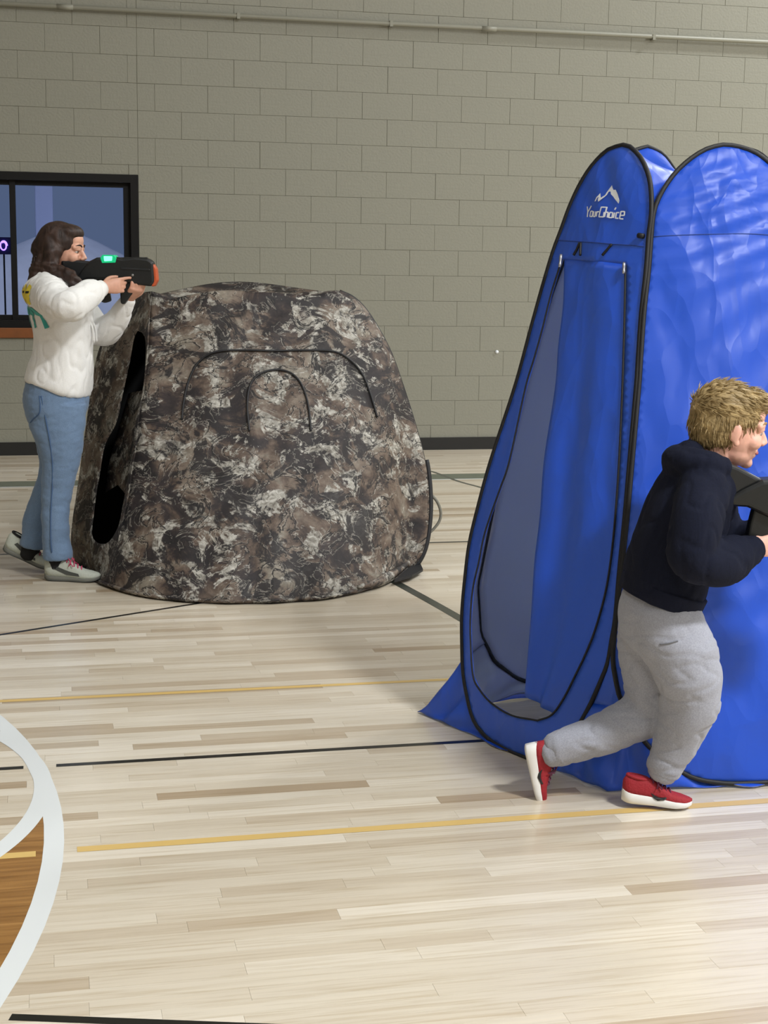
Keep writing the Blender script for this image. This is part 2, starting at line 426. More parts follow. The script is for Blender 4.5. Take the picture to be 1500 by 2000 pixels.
structure(box('ceiling', X0-.2, X1+.2, YB-.2, WALL_Y+.4, HC, HC+.15, M_CEIL))

# conduit along the wall
pipe = tag(empty('conduit_pipe', (2.5, WALL_Y-.036, 3.37)), 'long painted conduit pipe running high along the block wall', 'pipe')
tube('pipe', [(-11.3, 0, 0), (0, 0, 0.0), (11.3, 0, .03)], .018, M_PIPE, pipe, 12)
for x in (-2.3, 1.0, 3.9, 7.0):
    tube('coupling', [(x-.06, 0, .0), (x+.06, 0, .0)], .0205, M_PIPE, pipe, 12)
for x in (-3.2, -1.0, .2, 2.4, 4.8):
    box('strap', x-.012, x+.012, -.020, .03, -.022, .022, M_PIPE, pipe)

# ---- window
M_GLASS, nt, b = new_mat('window_glass')
b.inputs['Base Color'].default_value = (.9, .93, 1, 1); b.inputs['Transmission Weight'].default_value = 1; b.inputs['Roughness'].default_value = 0; b.inputs['IOR'].default_value = 1.02
b.inputs['Specular IOR Level'].default_value = .5
win = structure(empty('window_1', ((WX0+WX1)/2, WALL_Y+.06, WZ0)))
cx = (WX0+WX1)/2; wy = WALL_Y+.06
def wbox(n, x0, x1, y0, y1, z0, z1, mt, bev=.003): return box(n, x0-cx, x1-cx, y0-wy, y1-wy, z0-WZ0, z1-WZ0, mt, win, bev)
SZ = .987
def wframe(n, x0, x1, z0, z1, t, y0, y1, par):
    mb = MB()
    for a in ((x0, x1, z1-t, z1), (x0, x1, z0, z0+t), (x0, x0+t, z0+t, z1-t), (x1-t, x1, z0+t, z1-t)):
        mb.add(box_vf(a[0]-cx, a[1]-cx, y0-wy, y1-wy, a[2]-WZ0, a[3]-WZ0))
    return mk(n, mb.v, mb.f, M_BLACKMETAL, par, False)
wframe('window_frame', WX0, WX1, SZ, WZ1, .06, WALL_Y-.012, WALL_Y+.1, win)
sash = wframe('sash', WX0+.06, WX1-.06, SZ+.045, WZ1-.045, .05, WALL_Y+.05, WALL_Y+.12, win)
wbox('mullion', -.24, -.195, WALL_Y+.03, WALL_Y+.13, SZ+.03, WZ1-.03, M_BLACKMETAL)
for (a, b_) in ((WX0+.1, -.24), (-.195, WX1-.1)):
    wbox('pane', a, b_, WALL_Y+.085, WALL_Y+.091, SZ+.06, WZ1-.06, M_GLASS, 0)
wbox('window_sill', WX0-.03, WX1-.005, WALL_Y-.03, WALL_Y+.12, WZ0, SZ, M_SILL, .006)

# ---- outside the window: snow at dusk
M_SNOW = plain('snow', srgb(205, 210, 225), .8, bump=.4, bscale=3, var=.08)
M_DARKTREE = plain('dark_needles', srgb(30, 38, 70), .9, var=.3, bscale=6)
M_POST = plain('pale_post', srgb(190, 196, 220), .7)
o = structure(box('ground_outside', -40, 40, WALL_Y+.3, 80, -.4, -.25, M_SNOW))
def heap(name, c, rx, ry, hgt, label, cat, mat, seed):
    V, Fc = [], []; nx, ny = 48, 20
    for j in range(ny):
        for i in range(nx):
            u, v_ = i/(nx-1)*2-1, j/(ny-1)*2-1
            e = max(0, 1-u**4)*max(0, 1-v_*v_)
            z = hgt*e*(.8+.35*noise.noise(Vector((u*3+seed, v_*2, seed))))
            V.append((u*rx, v_*ry, z))
    for j in range(ny-1):
        for i in range(nx-1): Fc.append((j*nx+i, j*nx+i+1, (j+1)*nx+i+1, (j+1)*nx+i))
    return tag(mk(name, V, Fc, mat, loc=c), label, cat)
heap('snow_bank', (1.2, 30, -.27), 7, 2.5, 2.45, 'long grey snow bank seen through the right window pane', 'snow', M_SNOW, 1.3)
heap('snow_mound', (-1.4, 20, -.27), 1.8, 1.2, .75, 'low blue snow mound seen through the left window pane', 'snow', M_SNOW, 5.1)
t = tag(empty('spruce_tree', (-2.4, 40, -.27)), 'dark spruce tree standing outside the left window pane', 'tree')
V, Fc = [], []
for k in range(9):
    zc = .6+k*.42; rr = 1.5*(1-k/10)
    n = 18; o_ = len(V)
    for i in range(n):
        a = 2*math.pi*i/n; r2 = rr*(1 if i % 2 else .72)
        V.append((r2*math.cos(a), r2*math.sin(a), zc-.18*(i % 2)))
    V.append((0, 0, zc+.75)); Fc += [(o_+i, o_+(i+1) % n, o_+n) for i in range(n)]
mk('branches', V, Fc, M_DARKTREE, t, False)
tube('trunk', [(0, 0, 0), (0, 0, 3.5)], .12, plain('bark', srgb(40, 34, 36), .9), t)
pst = tag(empty('porch_post', (.02, 16.0, -.25)), 'pale porch post just outside the window behind the mullion', 'post')
box('shaft', -.09, .09, -.09, .09, 0, 3.2, M_POST, pst, .01); box('foot', -.13, .13, -.13, .13, 0, .15, M_POST, pst, .01)
sg = tag(empty('neon_sign', tuple(at_y(np.array([7., 480.]), 22.0))), 'small glowing violet neon sign seen through the left pane', 'sign')
snow_fill = area('added_snow_fill', (1.0, 24.0, 7.5), .6, .6, 230, (.9, .93, 1)); porch = area('added_post_fill', (.6, 13.3, 3.4), .4, .4, 60, (.6, .7, 1))  # unseen fill lamps, added to brighten the snow bank and the post
M_NEON = emit('violet_neon', (.35, .2, 1, 1), 2.5)
tube('swirl', [(.05*math.cos(a)*(1-.4*a/9), 0, .07*math.sin(a)*(1-.3*a/9)) for a in np.linspace(0, 8.5, 40)], .011, M_NEON, sg, 6)
box('backing', -.11, .11, .03, .06, -.12, .12, plain('sign_back', srgb(18, 14, 60), .6), sg)
box('pole', -.012, .012, .06, .11, -1.85, .1, M_BLACKMETAL, sg)

# ================================================================== PANEL BUILDER
def in_poly(P, poly):
    P = np.atleast_2d(P); x, y = P[:, 0], P[:, 1]; poly = np.asarray(poly); ins = np.zeros(len(P), bool)
    xj, yj = poly[-1]
    for xi, yi in poly:
        c = ((yi > y) != (yj > y)) & (x < (xj-xi)*(y-yi)/(yj-yi+1e-12)+xi); ins ^= c; xj, yj = xi, yi
    return ins
def dist_poly(P, poly, closed=True):
    P = np.atleast_2d(P); poly = np.asarray(poly, float); B = np.roll(poly, -1, 0) if closed else poly[1:]; A = poly if closed else poly[:-1]
    d = np.full(len(P), 1e9)
    for a, b_ in zip(A, B):
        ab = b_-a; t = np.clip(((P-a)@ab)/(ab@ab+1e-12), 0, 1); d = np.minimum(d, np.linalg.norm(P-(a+t[:, None]*ab), axis=1))
    return d
def dense(poly, step):
    poly = np.asarray(poly, float); out = []
    for a, b_ in zip(poly, np.roll(poly, -1, 0)):
        n = max(1, int(np.linalg.norm(b_-a)/step)); out += [a+(b_-a)*i/n for i in range(n)]
    return np.array(out)
def cdt_panel(outline, holes, step):
    outl = dense(outline, step); hs = [dense(q, step*.6) for q in holes]
    pts = list(outl); es = [(i, (i+1) % len(outl)) for i in range(len(outl))]
    for q in hs:
        o_ = len(pts); pts += list(q); es += [(o_+i, o_+(i+1) % len(q)) for i in range(len(q))]
    lo, hi = outl.min(0), outl.max(0); G = []
    for j, yy in enumerate(np.arange(lo[1], hi[1], step*.87)):
        for xx in np.arange(lo[0]+(step/2 if j % 2 else 0), hi[0], step): G.append((xx, yy))
    G = np.array(G); keep = in_poly(G, outl) & (dist_poly(G, outl) > step*.5)
    for q in hs: keep &= ~in_poly(G, q) & (dist_poly(G, q) > step*.4)
    pts += list(G[keep])
    r = delaunay_2d_cdt([Vector(map(float, q)) for q in pts], es, [], 0, 1e-5)
    P = np.array([tuple(q) for q in r[0]]); T = np.array([t for t in r[2]]); C = P[T].mean(1)
    k = in_poly(C, outl)
    for q in hs: k &= ~in_poly(C, q)
    return P, T[k]
def orient(V, T, outward):
    V = np.asarray(V); T = np.array(T); a, b_, c = V[T[:, 0]], V[T[:, 1]], V[T[:, 2]]
    n = np.cross(b_-a, c-a); C = (a+b_+c)/3
    s = np.einsum('ij,ij->i', n, outward(C)) < 0
    T[s] = T[s][:, ::-1]; return T
def cloth(name, V, T, mats, parent, base, thick=.002, outward=None):
    V = np.asarray(V, float)
    if outward is not None: 
        tri = [];
        for f in T:
            tri += [tuple(f)] if len(f) == 3 else [(f[0], f[1], f[2]), (f[0], f[2], f[3])]
        T = orient(V, tri, outward)
    o = mk(name, V-np.asarray(base), T, mats, parent)
    if thick:
        s = o.modifiers.new('thick', 'SOLIDIFY'); s.thickness = thick; s.offset = -1; s.material_offset = 1 if len(mats) > 1 else 0; s.material_offset_rim = 0
    return o
def vnoise(P, sc, seed=0.0):
    return np.array([noise.noise(Vector((p[0]*sc+seed, p[1]*sc, p[2]*sc))) for p in P])
def grid_faces(nr, nc, closed=False):
    return [(i*nc+j, i*nc+(j+1) % nc, (i+1)*nc+(j+1) % nc, (i+1)*nc+j) for i in range(nr-1) for j in range(nc if closed else nc-1)]

# ================================================================== BLUE TENT
bL, bF, bR, bB = (np.array(q) for q in ((1.207, 4.719, 0), (1.562, 3.871, 0), (2.60, 3.79, 0), (2.36, 4.98, 0)))
BASE = np.array([1.93, 4.34, 0.0]); CEN = BASE+[0, 0, .9]
aLF = np.array([1.76, 4.452, 1.877])
lf_n = np.cross(bF-bL, aLF-bL); lf_n /= np.linalg.norm(lf_n); lf_n *= -1 if lf_n@(CEN-bL) > 0 else 1
aFR = np.array([2.068, 4.30, 1.88])
fr_n = np.cross(bR-bF, aFR-bF); fr_n /= np.linalg.norm(fr_n); fr_n *= -1 if fr_n@(CEN-bF) > 0 else 1
LFl = np.array([(1217, 283), (1187, 293), (1157, 323), (1133, 360), (1113, 403), (1097, 447), (1080, 493), (1060, 560), (1037, 643), (1007, 753), (959, 900), (936, 983), (918, 1058), (910, 1118), (903, 1197), (903, 1263), (905, 1313), (913, 1362), (926, 1408), (949, 1438), (972, 1455), (1010, 1474), (1050, 1487)], float)
LFr = np.array([(1217, 283), (1233, 288), (1253, 310), (1267, 343), (1272, 377), (1272, 420), (1267, 460), (1262, 527), (1253, 610), (1247, 693), (1243, 753), (1230, 900), (1220, 1015), (1210, 1115), (1202, 1207), (1195, 1250), (1187, 1296), (1174, 1329), (1160, 1362), (1147, 1388), (1120, 1435), (1090, 1470), (1050, 1487)], float)
FRl = np.array([(1412, 283), (1383, 290), (1353, 307), (1323, 333), (1300, 363), (1284, 393), (1276, 420), (1272, 460), (1267, 527), (1258, 610), (1252, 693), (1248, 753), (1235, 900), (1226, 1000), (1216, 1095), (1206, 1180), (1199, 1250), (1197, 1290), (1203, 1330), (1212, 1365), (1240, 1422), (1278, 1470), (1320, 1501), (1360, 1521), (1420, 1530), (1480, 1529)], float)
FRr = np.array([(1412, 283), (1437, 285), (1467, 294), (1495, 312), (1528, 345), (1556, 390), (1580, 450), (1600, 530), (1625, 650), (1650, 800), (1678, 980), (1698, 1130), (1712, 1260), (1712, 1340), (1696, 1410), (1660, 1465), (1605, 1503), (1545, 1523), (1480, 1529)], float)
def sm(P, n=90): return resample(catmull(P, 400), n)
LFl, LFr, FRl, FRr = sm(LFl), sm(LFr), sm(FRl), sm(FRr)
LFo = np.vstack([LFl, LFr[::-1][1:-1]]); FRo = np.vstack([FRl, FRr[::-1][1:-1]])
def lf_map(px, off=0.0):
    P = on_plane(px, bL, lf_n); d = dist_poly(px, LFo); s = np.where(in_poly(px, LFo), 1, 0)
    bul = .035*(1-np.exp(-d/60))*s
    wr = .004*np.sin(px[:, 0]*.11+np.sin(px[:, 1]*.01)*3)*np.exp(-((px[:, 1]-330)/90)**2)*(1-np.exp(-d/15))
    return P+lf_n*(bul+wr+off)[:, None]
def fr_map(px, off=0.0):
    P = on_plane(px, bF, fr_n); d = dist_poly(px, FRo); s = np.where(in_poly(px, FRo), 1, 0)
    bul = .05*(1-np.exp(-d/90))*s
    x, y = px[:, 0], px[:, 1]
    c1 = np.sin((y+.22*x)*.17+1.5*np.sin(x*.013))*np.exp(-((y-400)/120)**2)*.0035
    c2 = np.sin((x*.8+y*.9)*.06+2*np.sin(y*.011))*.0022+np.sin((x*.9-y*.35)*.05+1.3)*.0018+.003*np.maximum(0, np.sin((x*.55+y*.83)*.018+1.1*np.sin(x*.02)))**8
    seam = -.004*np.exp(-((y-463)/4)**2)
    return P+fr_n*(bul+(c1+c2+seam)*(1-np.exp(-d/20))+off)[:, None]
tent = tag(empty('changing_tent', tuple(BASE)), 'tall blue pop-up changing tent with black edges and a half-open door', 'tent')
TM = [M_BLUE, M_SILVER]
outw = lambda C: C-CEN
DOORl = np.array([(1104, 508), (1100, 523), (1083, 577), (1067, 643), (1050, 703), (1033, 760), (1005, 900), (986, 956), (966, 1009), (953, 1049), (943, 1098), (930, 1151), (925, 1210), (926, 1263), (931, 1322), (946, 1349), (972, 1375), (1012, 1398), (1062, 1408)], float)
DOORr = np.array([(1062, 1408), (1088, 1397), (1111, 1365), (1134, 1319), (1154, 1276), (1172, 1225), (1190, 1150), (1202, 1060), (1212, 940), (1220, 800), (1226, 650), (1230, 520)], float)
DOOR = np.vstack([DOORl, DOORr[1:], [(1190, 516), (1140, 510)]])
P, T = cdt_panel(LFo, [DOOR], 9.0); lf_px = P
cloth('door_panel', lf_map(P), T, TM, tent, BASE, .0025, outw)
P, T = cdt_panel(FRo, [], 10.0)
cloth('wall_panel', fr_map(P), T, TM, tent, BASE, .0025, outw)
# 3D hoop edges: each hoop = (left edge, right edge) from apex to bottom
hoop = {'LF': (on_plane(LFl, bL, lf_n), on_plane(LFr, bL, lf_n)), 'FR': (on_plane(FRl, bF, fr_n), on_plane(FRr, bF, fr_n))}
def back_hoop(A, B, ap):              # analytic hoop for the two faces behind
    zt = ap[2]; prof_z = np.array([0, .01, .03, .07, .13, .22, .4, .6, .75, .84, .91, .96, .99, 1.0])
    prof_w = np.array([0, .3, .55, .76, .9, .96, .88, .74, .61, .5, .375, .25, .12, 0])
    ss = np.linspace(0, 1, 400); zz = np.interp(ss, np.linspace(0, 1, len(prof_z)), prof_z); ww = np.interp(ss, np.linspace(0, 1, len(prof_w)), prof_w)
    mid = (A+B)/2; e = (B-A)/2; c = mid+(ap-mid)*zz[:, None]; c[:, 2] = .012+(zt-.012)*zz
    l, r = c-e*ww[:, None], c+e*ww[:, None]
    return resample(catmull(resample(l[::-1], 40), 300), 90), resample(catmull(resample(r[::-1], 40), 300), 90)
aRB = np.array([2.20, 4.50, 1.885]); aBL = np.array([1.955, 4.72, 1.90])
hoop['RB'] = back_hoop(bR, bB, aRB); hoop['BL'] = back_hoop(bB, bL+np.array([.17, .06, 0]), aBL)
for k in ('RB', 'BL'):
    l, r = hoop[k]; ns = 24; V = []
    o0 = l[45]+r[45]; nrm = np.cross(r[60]-l[60], l[20]-l[60]); nrm /= np.linalg.norm(nrm); nrm *= -1 if nrm@(CEN-l[60]) > 0 else 1
    for i in range(90):
        for j in range(ns):
            s = j/(ns-1); wd = np.linalg.norm(r[i]-l[i])
            V.append(l[i]*(1-s)+r[i]*s+nrm*(.05*min(1, wd)*4*s*(1-s)+.004*math.sin(i*.35+5*s)*4*s*(1-s)))
    cloth('wall_panel', V, grid_faces(90, ns), TM, tent, BASE, .0025, outw)
for k, (l, r) in hoop.items():
    loop = np.vstack([l, r[::-1][1:-1]])
    tube('frame_hoop', loop, .0075, M_BIND, tent, 8, True, BASE)
# gussets between neighbouring hoops
def edge_at(E, zs):
    k = np.argmin(E[:, 2]); e = E[:k+1]; z = e[:, 2]; i = np.argsort(z); 
    return np.stack([np.interp(zs, z[i], e[i, 0]), np.interp(zs, z[i], e[i, 1]), zs], 1)
ZC, ZS = 1.60, .22
order = ['LF', 'FR', 'RB', 'BL']
corner_out = [bF, bR, bB, bL]
for i, k in enumerate(order):
    k2 = order[(i+1) % 4]; zs = np.linspace(ZC, ZS, 60)
    A, B = edge_at(hoop[k][1], zs), edge_at(hoop[k2][0], zs); V = []
    for a, b_ in zip(A, B):
        for s in np.linspace(0, 1, 7): V.append(a*(1-s)+b_*s)
    cloth('corner_gusset', V, grid_faces(60, 7), TM, tent, BASE, .0025, outw)
# roof: saddle between the four arches
loop = []
for k in order:
    l, r = hoop[k]; il = np.argmin(abs(l[:, 2]-ZC)+(np.arange(90) > 45)*9); ir = np.argmin(abs(r[:, 2]-ZC)+(np.arange(90) > 45)*9)
    loop += list(resample(np.vstack([l[:il+1][::-1], r[1:ir+1]]), 40))
loop = np.array(loop); nc = len(loop); ctr = np.array([1.985, 4.47, 1.80]); V = []; nr = 22
for i in range(nr):
    s = i/(nr-1)
    for j in range(nc):
        q = loop[j]*(1-s)+ctr*s
        zr = loop[j][2]; q = q.copy(); q[2] = zr+(ctr[2]-zr)*(1-(1-s)**1.7)-.02*math.sin(math.pi*s)*math.sin(j*.9)*.15
        V.append(q)
cloth('roof', V, grid_faces(nr, nc, True), TM, tent, BASE, .0025, lambda C: C-(CEN))
# skirt down to the floor
top, bot = [], []
fl = [bL, bF, bR, bB]
for i, k in enumerate(order):
    l, r = hoop[k]; il = 45+np.argmin(abs(l[45:, 2]-ZS)); ir = 45+np.argmin(abs(r[45:, 2]-ZS))
    seg = resample(np.vstack([l[il:], r[ir:-1][::-1]]), 60); top += list(seg)
    A, B = fl[i], fl[(i+1) % 4]; bot += [A*(1-s)+B*s for s in np.linspace(0.0, .985, 60)]
top, bot = np.array(top), np.array(bot); nc = len(top); V = []; nr = 12
for i in range(nr):
    s = i/(nr-1)
    for j in range(nc):
        q = top[j]*(1-s)+bot[j]*s; q = q.copy(); q[2] = top[j][2]*(1-s)**1.3
        fo = .02*math.sin(j*.55+2*math.sin(j*.13))*math.sin(math.pi*min(1, s*1.0))
        d = q-BASE; d[2] = 0; d /= np.linalg.norm(d); q += d*fo; q[2] = max(q[2]+  .003+.006*s*(1+math.sin(j*.8+1.2*math.sin(j*.21)))*.5, .005); V.append(q)
cloth('skirt', V, grid_faces(nr, nc, True), TM, tent, BASE, .002, lambda C: (C-BASE)*[1, 1, 0]+[0, 0, .45])
# door flap
FLl = np.array([(1107, 507), (1108, 593), (1100, 677), (1095, 760), (1075, 900), (1068, 1009), (1058, 1098), (1052, 1197), (1045, 1280), (1038, 1360)], float)
FLr = np.array([(1229, 519), (1226, 620), (1221, 760), (1213, 900), (1204, 1030), (1192, 1130), (1174, 1215), (1152, 1275), (1125, 1335), (1090, 1394)], float)
FLl, FLr = sm(FLl, 60), sm(FLr, 60); V = []; ns = 28
for i in range(60):
    s = np.linspace(0, 1, ns)[:, None]; px = FLl[i]*(1-s)+FLr[i]*s; q = lf_map(px, 0.0); t = i/59
    amp = .004+.010*t
    wv = amp*(np.sin(s[:, 0]*9.5+.6*math.sin(t*3)+1.0))*np.sin(np.pi*np.clip(s[:, 0]*.9+.1, 0, 1))-.006*(1-s[:, 0])+.002
    V += list(q+lf_n*wv[:, None])
flap = cloth('door_flap', V, grid_faces(60, ns), TM, tent, BASE, .002, outw); flap['label'] = 'loose blue door flap'
zl = lf_map(DOORl, .003); tube('zipper', resample(catmull(zl, 200), 120), .0032, M_BIND, tent, 6, base=BASE)
zr_ = lf_map(DOORr, .004); tube('zipper', resample(catmull(zr_, 200), 120), .0032, M_BIND, tent, 6, base=BASE)
M_CHROME = plain('zip_metal', srgb(190, 190, 195), .3, .8)
for q in (((1106, 500), (1104, 525)), ((1230, 516), (1229, 538))):
    pp = lf_map(np.array(q, float), .010); o = tube('zip_pull', resample(pp, 6), [.004, .0055, .005, .004, .0055, .004], M_CHROME, tent, 6, base=BASE); o['label'] = 'metal zip pull'
for q in ([(1144, 478), (1138, 492), (1132, 502)], [(1146, 478), (1146, 492), (1146, 503)], [(1207, 481), (1198, 493), (1190, 503)]):
    pp = lf_map(np.array(q, float), .006); o = tube('toggle_strap', resample(pp, 8), .0042, M_BIND, tent, 6, base=BASE)
seam = lf_map(resample(np.array([(1091, 470), (1140, 475), (1200, 480), (1259, 482)], float), 30), .0015)
tube('seam', seam, .0016, plain('seam_blue', srgb(30, 62, 140), .6), tent, 5, base=BASE)
seam = fr_map(resample(np.array([(1275, 463), (1400, 463), (1500, 464), (1585, 470)], float), 30), .002)
tube('seam', seam, .0016, bpy.data.materials['seam_blue'], tent, 5, base=BASE)
cl = lf_map(np.array([(1253, 462), (1262, 463)], float), .008); tube('clip', cl, .008, M_BIND, tent, 8, base=BASE)
# print on the door head: mountain and lettering
def zpx(q): return np.array([(1100+a/7.5, 340+b_/7.5) for a, b_ in q], float)
mount = [(543, 432), (575, 368), (600, 345), (628, 308), (640, 378), (662, 362), (695, 340), (718, 295), (755, 240), (795, 190), (803, 232), (818, 262), (850, 258), (880, 325), (905, 418), (890, 462), (862, 425), (835, 392), (812, 358), (780, 325), (776, 285), (748, 285), (722, 335), (690, 368), (645, 405), (603, 438), (597, 400), (612, 365), (590, 378), (566, 425)]
P, T = cdt_panel(zpx(mount), [], 2.0)
def flat_print(name, P, T, mapf, off, base, par, mat, lab):
    V = mapf(P, off); o = cloth(name, V, T, [mat], par, base, 0, outw); o['label'] = lab; return o
flat_print('mountain_logo', P, T, lf_map, .0035, BASE, tent, M_LOGO, 'white mountain outline')
strokes = [[(418, 498), (432, 575), (428, 655)], [(492, 492), (436, 578)], [(484, 572), (522, 575), (510, 652), (470, 648), (484, 572)],
           [(540, 578), (526, 650), (558, 655), (572, 580)], [(592, 582), (579, 655)], [(588, 598), (600, 585), (624, 585)],
           [(722, 520), (656, 518), (636, 592), (622, 660), (690, 662), (700, 590)], [(735, 512), (702, 662)],
           [(716, 590), (752, 592), (738, 668)], [(772, 592), (812, 595), (800, 668), (756, 668), (772, 592)], [(836, 592), (818, 672)], [(856, 518), (836, 552)],
           [(900, 592), (862, 592), (846, 674), (886, 676)], [(918, 632), (968, 632), (976, 576), (925, 575), (902, 680), (955, 684)]]
V, T = [], []
for st in strokes:
    q = resample(zpx(st), max(6, int(np.linalg.norm(np.diff(zpx(st), axis=0), axis=1).sum()/1.2))); tn = np.gradient(q, axis=0); tn /= np.linalg.norm(tn, axis=1)[:, None]+1e-9
    nn = np.stack([-tn[:, 1], tn[:, 0]], 1)*1.25; o_ = len(V); V += list(q+nn)+list(q-nn); n = len(q)
    T += [t_ for i in range(n-1) for t_ in ((o_+i, o_+i+1, o_+n+i+1), (o_+i, o_+n+i+1, o_+n+i))]
flat_print('lettering', np.array(V), T, lf_map, .004, BASE, tent, M_LOGO, 'white YourChoice lettering')

# ================================================================== CAMOUFLAGE TENT
CB = np.array([.98, 7.3, 0.0]); CC = CB+[0, 0, .55]
ctent = tag(empty('hunting_blind', tuple(CB)), 'squat camouflage pop-up hunting blind with black zip arcs', 'tent')
edgeL = sm(np.array([(296, 569), (292, 614), (288, 694), (282, 758), (273, 806), (267, 870), (259, 918), (252, 966), (241, 1014), (232, 1062), (216, 1110), (194, 1140)], float), 100)
edgeR = sm(np.array([(665, 568), (692, 581), (717, 606), (742, 645), (766, 692), (790, 760), (812, 830), (828, 890), (836, 940), (838, 1000), (831, 1060), (817, 1096), (797, 1115)], float), 100)
topC = sm(np.array([(296, 569), (312, 578), (332, 584), (365, 577), (405, 570), (450, 567), (495, 570), (545, 572), (595, 577), (625, 574), (645, 569), (665, 568)], float), 100)
botC = sm(np.array([(194, 1140), (240, 1156), (290, 1167), (330, 1172), (400, 1177), (500, 1178), (600, 1173), (660, 1166), (720, 1152), (760, 1138), (797, 1115)], float), 100)
front_o = np.vstack([topC, edgeR[1:], botC[::-1][1:], edgeL[::-1][1:-1]])
def depth_front(px):
    x, y = px[:, 0], px[:, 1]
    xl = np.interp(y, edgeL[:, 1], edgeL[:, 0]); xr = np.interp(y, edgeR[:, 1], edgeR[:, 0]); u = np.clip((x-xl)/(xr-xl), 0, 1)
    yt = np.interp(x, topC[:, 0], topC[:, 1]); yb = np.interp(x, botC[:, 0], botC[:, 1]); v_ = np.clip((y-yt)/(yb-yt), 0, 1)
    yfl = on_floor(np.stack([x, yb], 1), .006)[:, 1]
    bow = np.sin(np.pi*u)**.8
    ytop = 7.32-.10*bow; 
    d = ytop*(1-v_**1.25)+yfl*v_**1.25
    return d-.05*np.sin(np.pi*v_)*bow, u, v_
def front_map(px, off=0.0):
    d, u, v_ = depth_front(px)
    wr = .006*np.sin(px[:, 0]*.07+px[:, 1]*.03+2*np.sin(px[:, 1]*.02))*np.sin(np.pi*np.clip(u, 0, 1))+.008*np.sin((px[:, 0]-.6*px[:, 1])*.028+1)*np.exp(-((v_-.1)/.12)**2)
    return at_y(px, d-off-wr)
M2 = [M_CAMO, M_CAMO_IN]; coutw = lambda C: C-CC
P, T = cdt_panel(front_o, [], 10.0)
cloth('front_panel', front_map(P), T, M2, ctent, CB, .003, coutw)
silL = sm(np.array([(254, 586), (238, 606), (215, 640), (194, 680), (182, 730), (172, 800), (161, 880), (150, 960), (141, 1020), (139, 1062), (146, 1098), (160, 1112)], float), 100)
left_o = np.vstack([silL[::-1], np.array([(272, 574)]), edgeL, np.array([(178, 1130)])])
def left_map(px, off=0.0):
    x, y = px[:, 0], px[:, 1]; xl = np.interp(y, silL[:, 1], silL[:, 0]); xr = np.interp(y, edgeL[:, 1], edgeL[:, 0]); u = np.clip((x-xl)/(xr-xl), 0, 1)
    q = np.stack([xr, y], 1); d1, _, _ = depth_front(q); v_ = np.clip((y-570)/560, 0, 1)
    d0 = 7.95*(1-v_)+7.50*v_
    fl = on_floor(px, .006)[:, 1]
    d = d0*(1-u)+d1*u
    d = np.minimum(d, fl)
    return at_y(px, d-off+.012*np.sin(x*.12+y*.03)*np.sin(np.pi*u))
HOLE = np.array([(268, 646), (282, 656), (284.5, 700), (278, 765), (266, 815), (259, 870), (252, 918), (240, 985), (230, 1030), (207, 1062), (180, 1050), (183, 1000), (188, 960), (194, 928), (204, 870), (226, 826), (238, 774), (252, 710), (261, 662)], float)
HOLE = resample(catmull(np.vstack([HOLE, HOLE[:1]]), 200), 90)[:-1]
P, T = cdt_panel(left_o, [HOLE], 6.0)
cloth('side_panel', left_map(P), T, M2, ctent, CB, .003, lambda C: np.tile([-1., -.3, .1], (len(C), 1)))
# inner door flap hanging in the opening
fpx = np.array([(236, 770), (284, 760), (272, 815), (265, 870), (257, 930), (244, 985), (214, 950), (190, 965), (196, 915), (210, 860)], float)
P, T = cdt_panel(fpx, [], 6.0)
fl_ = cloth('door_flap', left_map(P, -.05)+np.array([.04, .05, 0]), T, [M_CAMO], ctent, CB, .003, lambda C: np.tile([-1., -.3, .1], (len(C), 1)))
# right and back panels
eR3 = front_map(edgeR); eL3 = left_map(silL)
topR = np.array([1.62, 8.3, 1.31]); 
bkR = catmull([np.array([1.46, 7.9, 1.36]), np.array([1.72, 8.2, 1.0]), np.array([1.93, 8.35, .5]), np.array([1.98, 8.35, .15]), np.array([1.9, 8.3, .01])], 100)
V = []
for a, b_ in zip(eR3, bkR):
    for s in np.linspace(0, 1, 16): 
        q = a*(1-s)+b_*s; q = q+np.array([.05, 0, 0])*4*s*(1-s)*(1 if q[2] > .05 else .3); q[2] = max(q[2], .006); V.append(q)
cloth('side_panel', V, grid_faces(100, 16), M2, ctent, CB, .003, coutw)
V = []
for a, b_ in zip(eL3, bkR):
    for s in np.linspace(0, 1, 20):
        q = a*(1-s)+b_*s; q = q+np.array([0, .3, 0])*4*s*(1-s); q[2] = max(q[2], .006); V.append(q)
cloth('back_panel', V, grid_faces(100, 20), M2, ctent, CB, .003, coutw)
# roof
t3 = front_map(topC); tl = left_map(np.array([(296, 569), (285, 570), (272, 574), (254, 586)], float))
rb = catmull([eL3[0], np.array([1.0, 8.25, 1.40]), bkR[0]], 60); rr = catmull([bkR[0], np.array([1.46, 7.6, 1.37]), eR3[0]], 40)
loop = np.vstack([resample(tl[::-1], 20)[:-1], resample(t3, 60)[:-1], resample(rr[::-1], 30)[:-1], resample(rb[::-1], 50)[:-1]])
nc = len(loop); ctr = np.array([.98, 7.75, 1.33]); V = []
for i in range(14):
    s = i/13
    for j in range(nc):
        q = loop[j]*(1-s)+ctr*s; q[2] += -.03*math.sin(math.pi*s)+.008*math.sin(j*.35)*math.sin(math.pi*s); V.append(q)
cloth('roof', V, grid_faces(14, nc, True), M2, ctent, CB, .003, lambda C: np.tile([0, 0, 1.], (len(C), 1)))
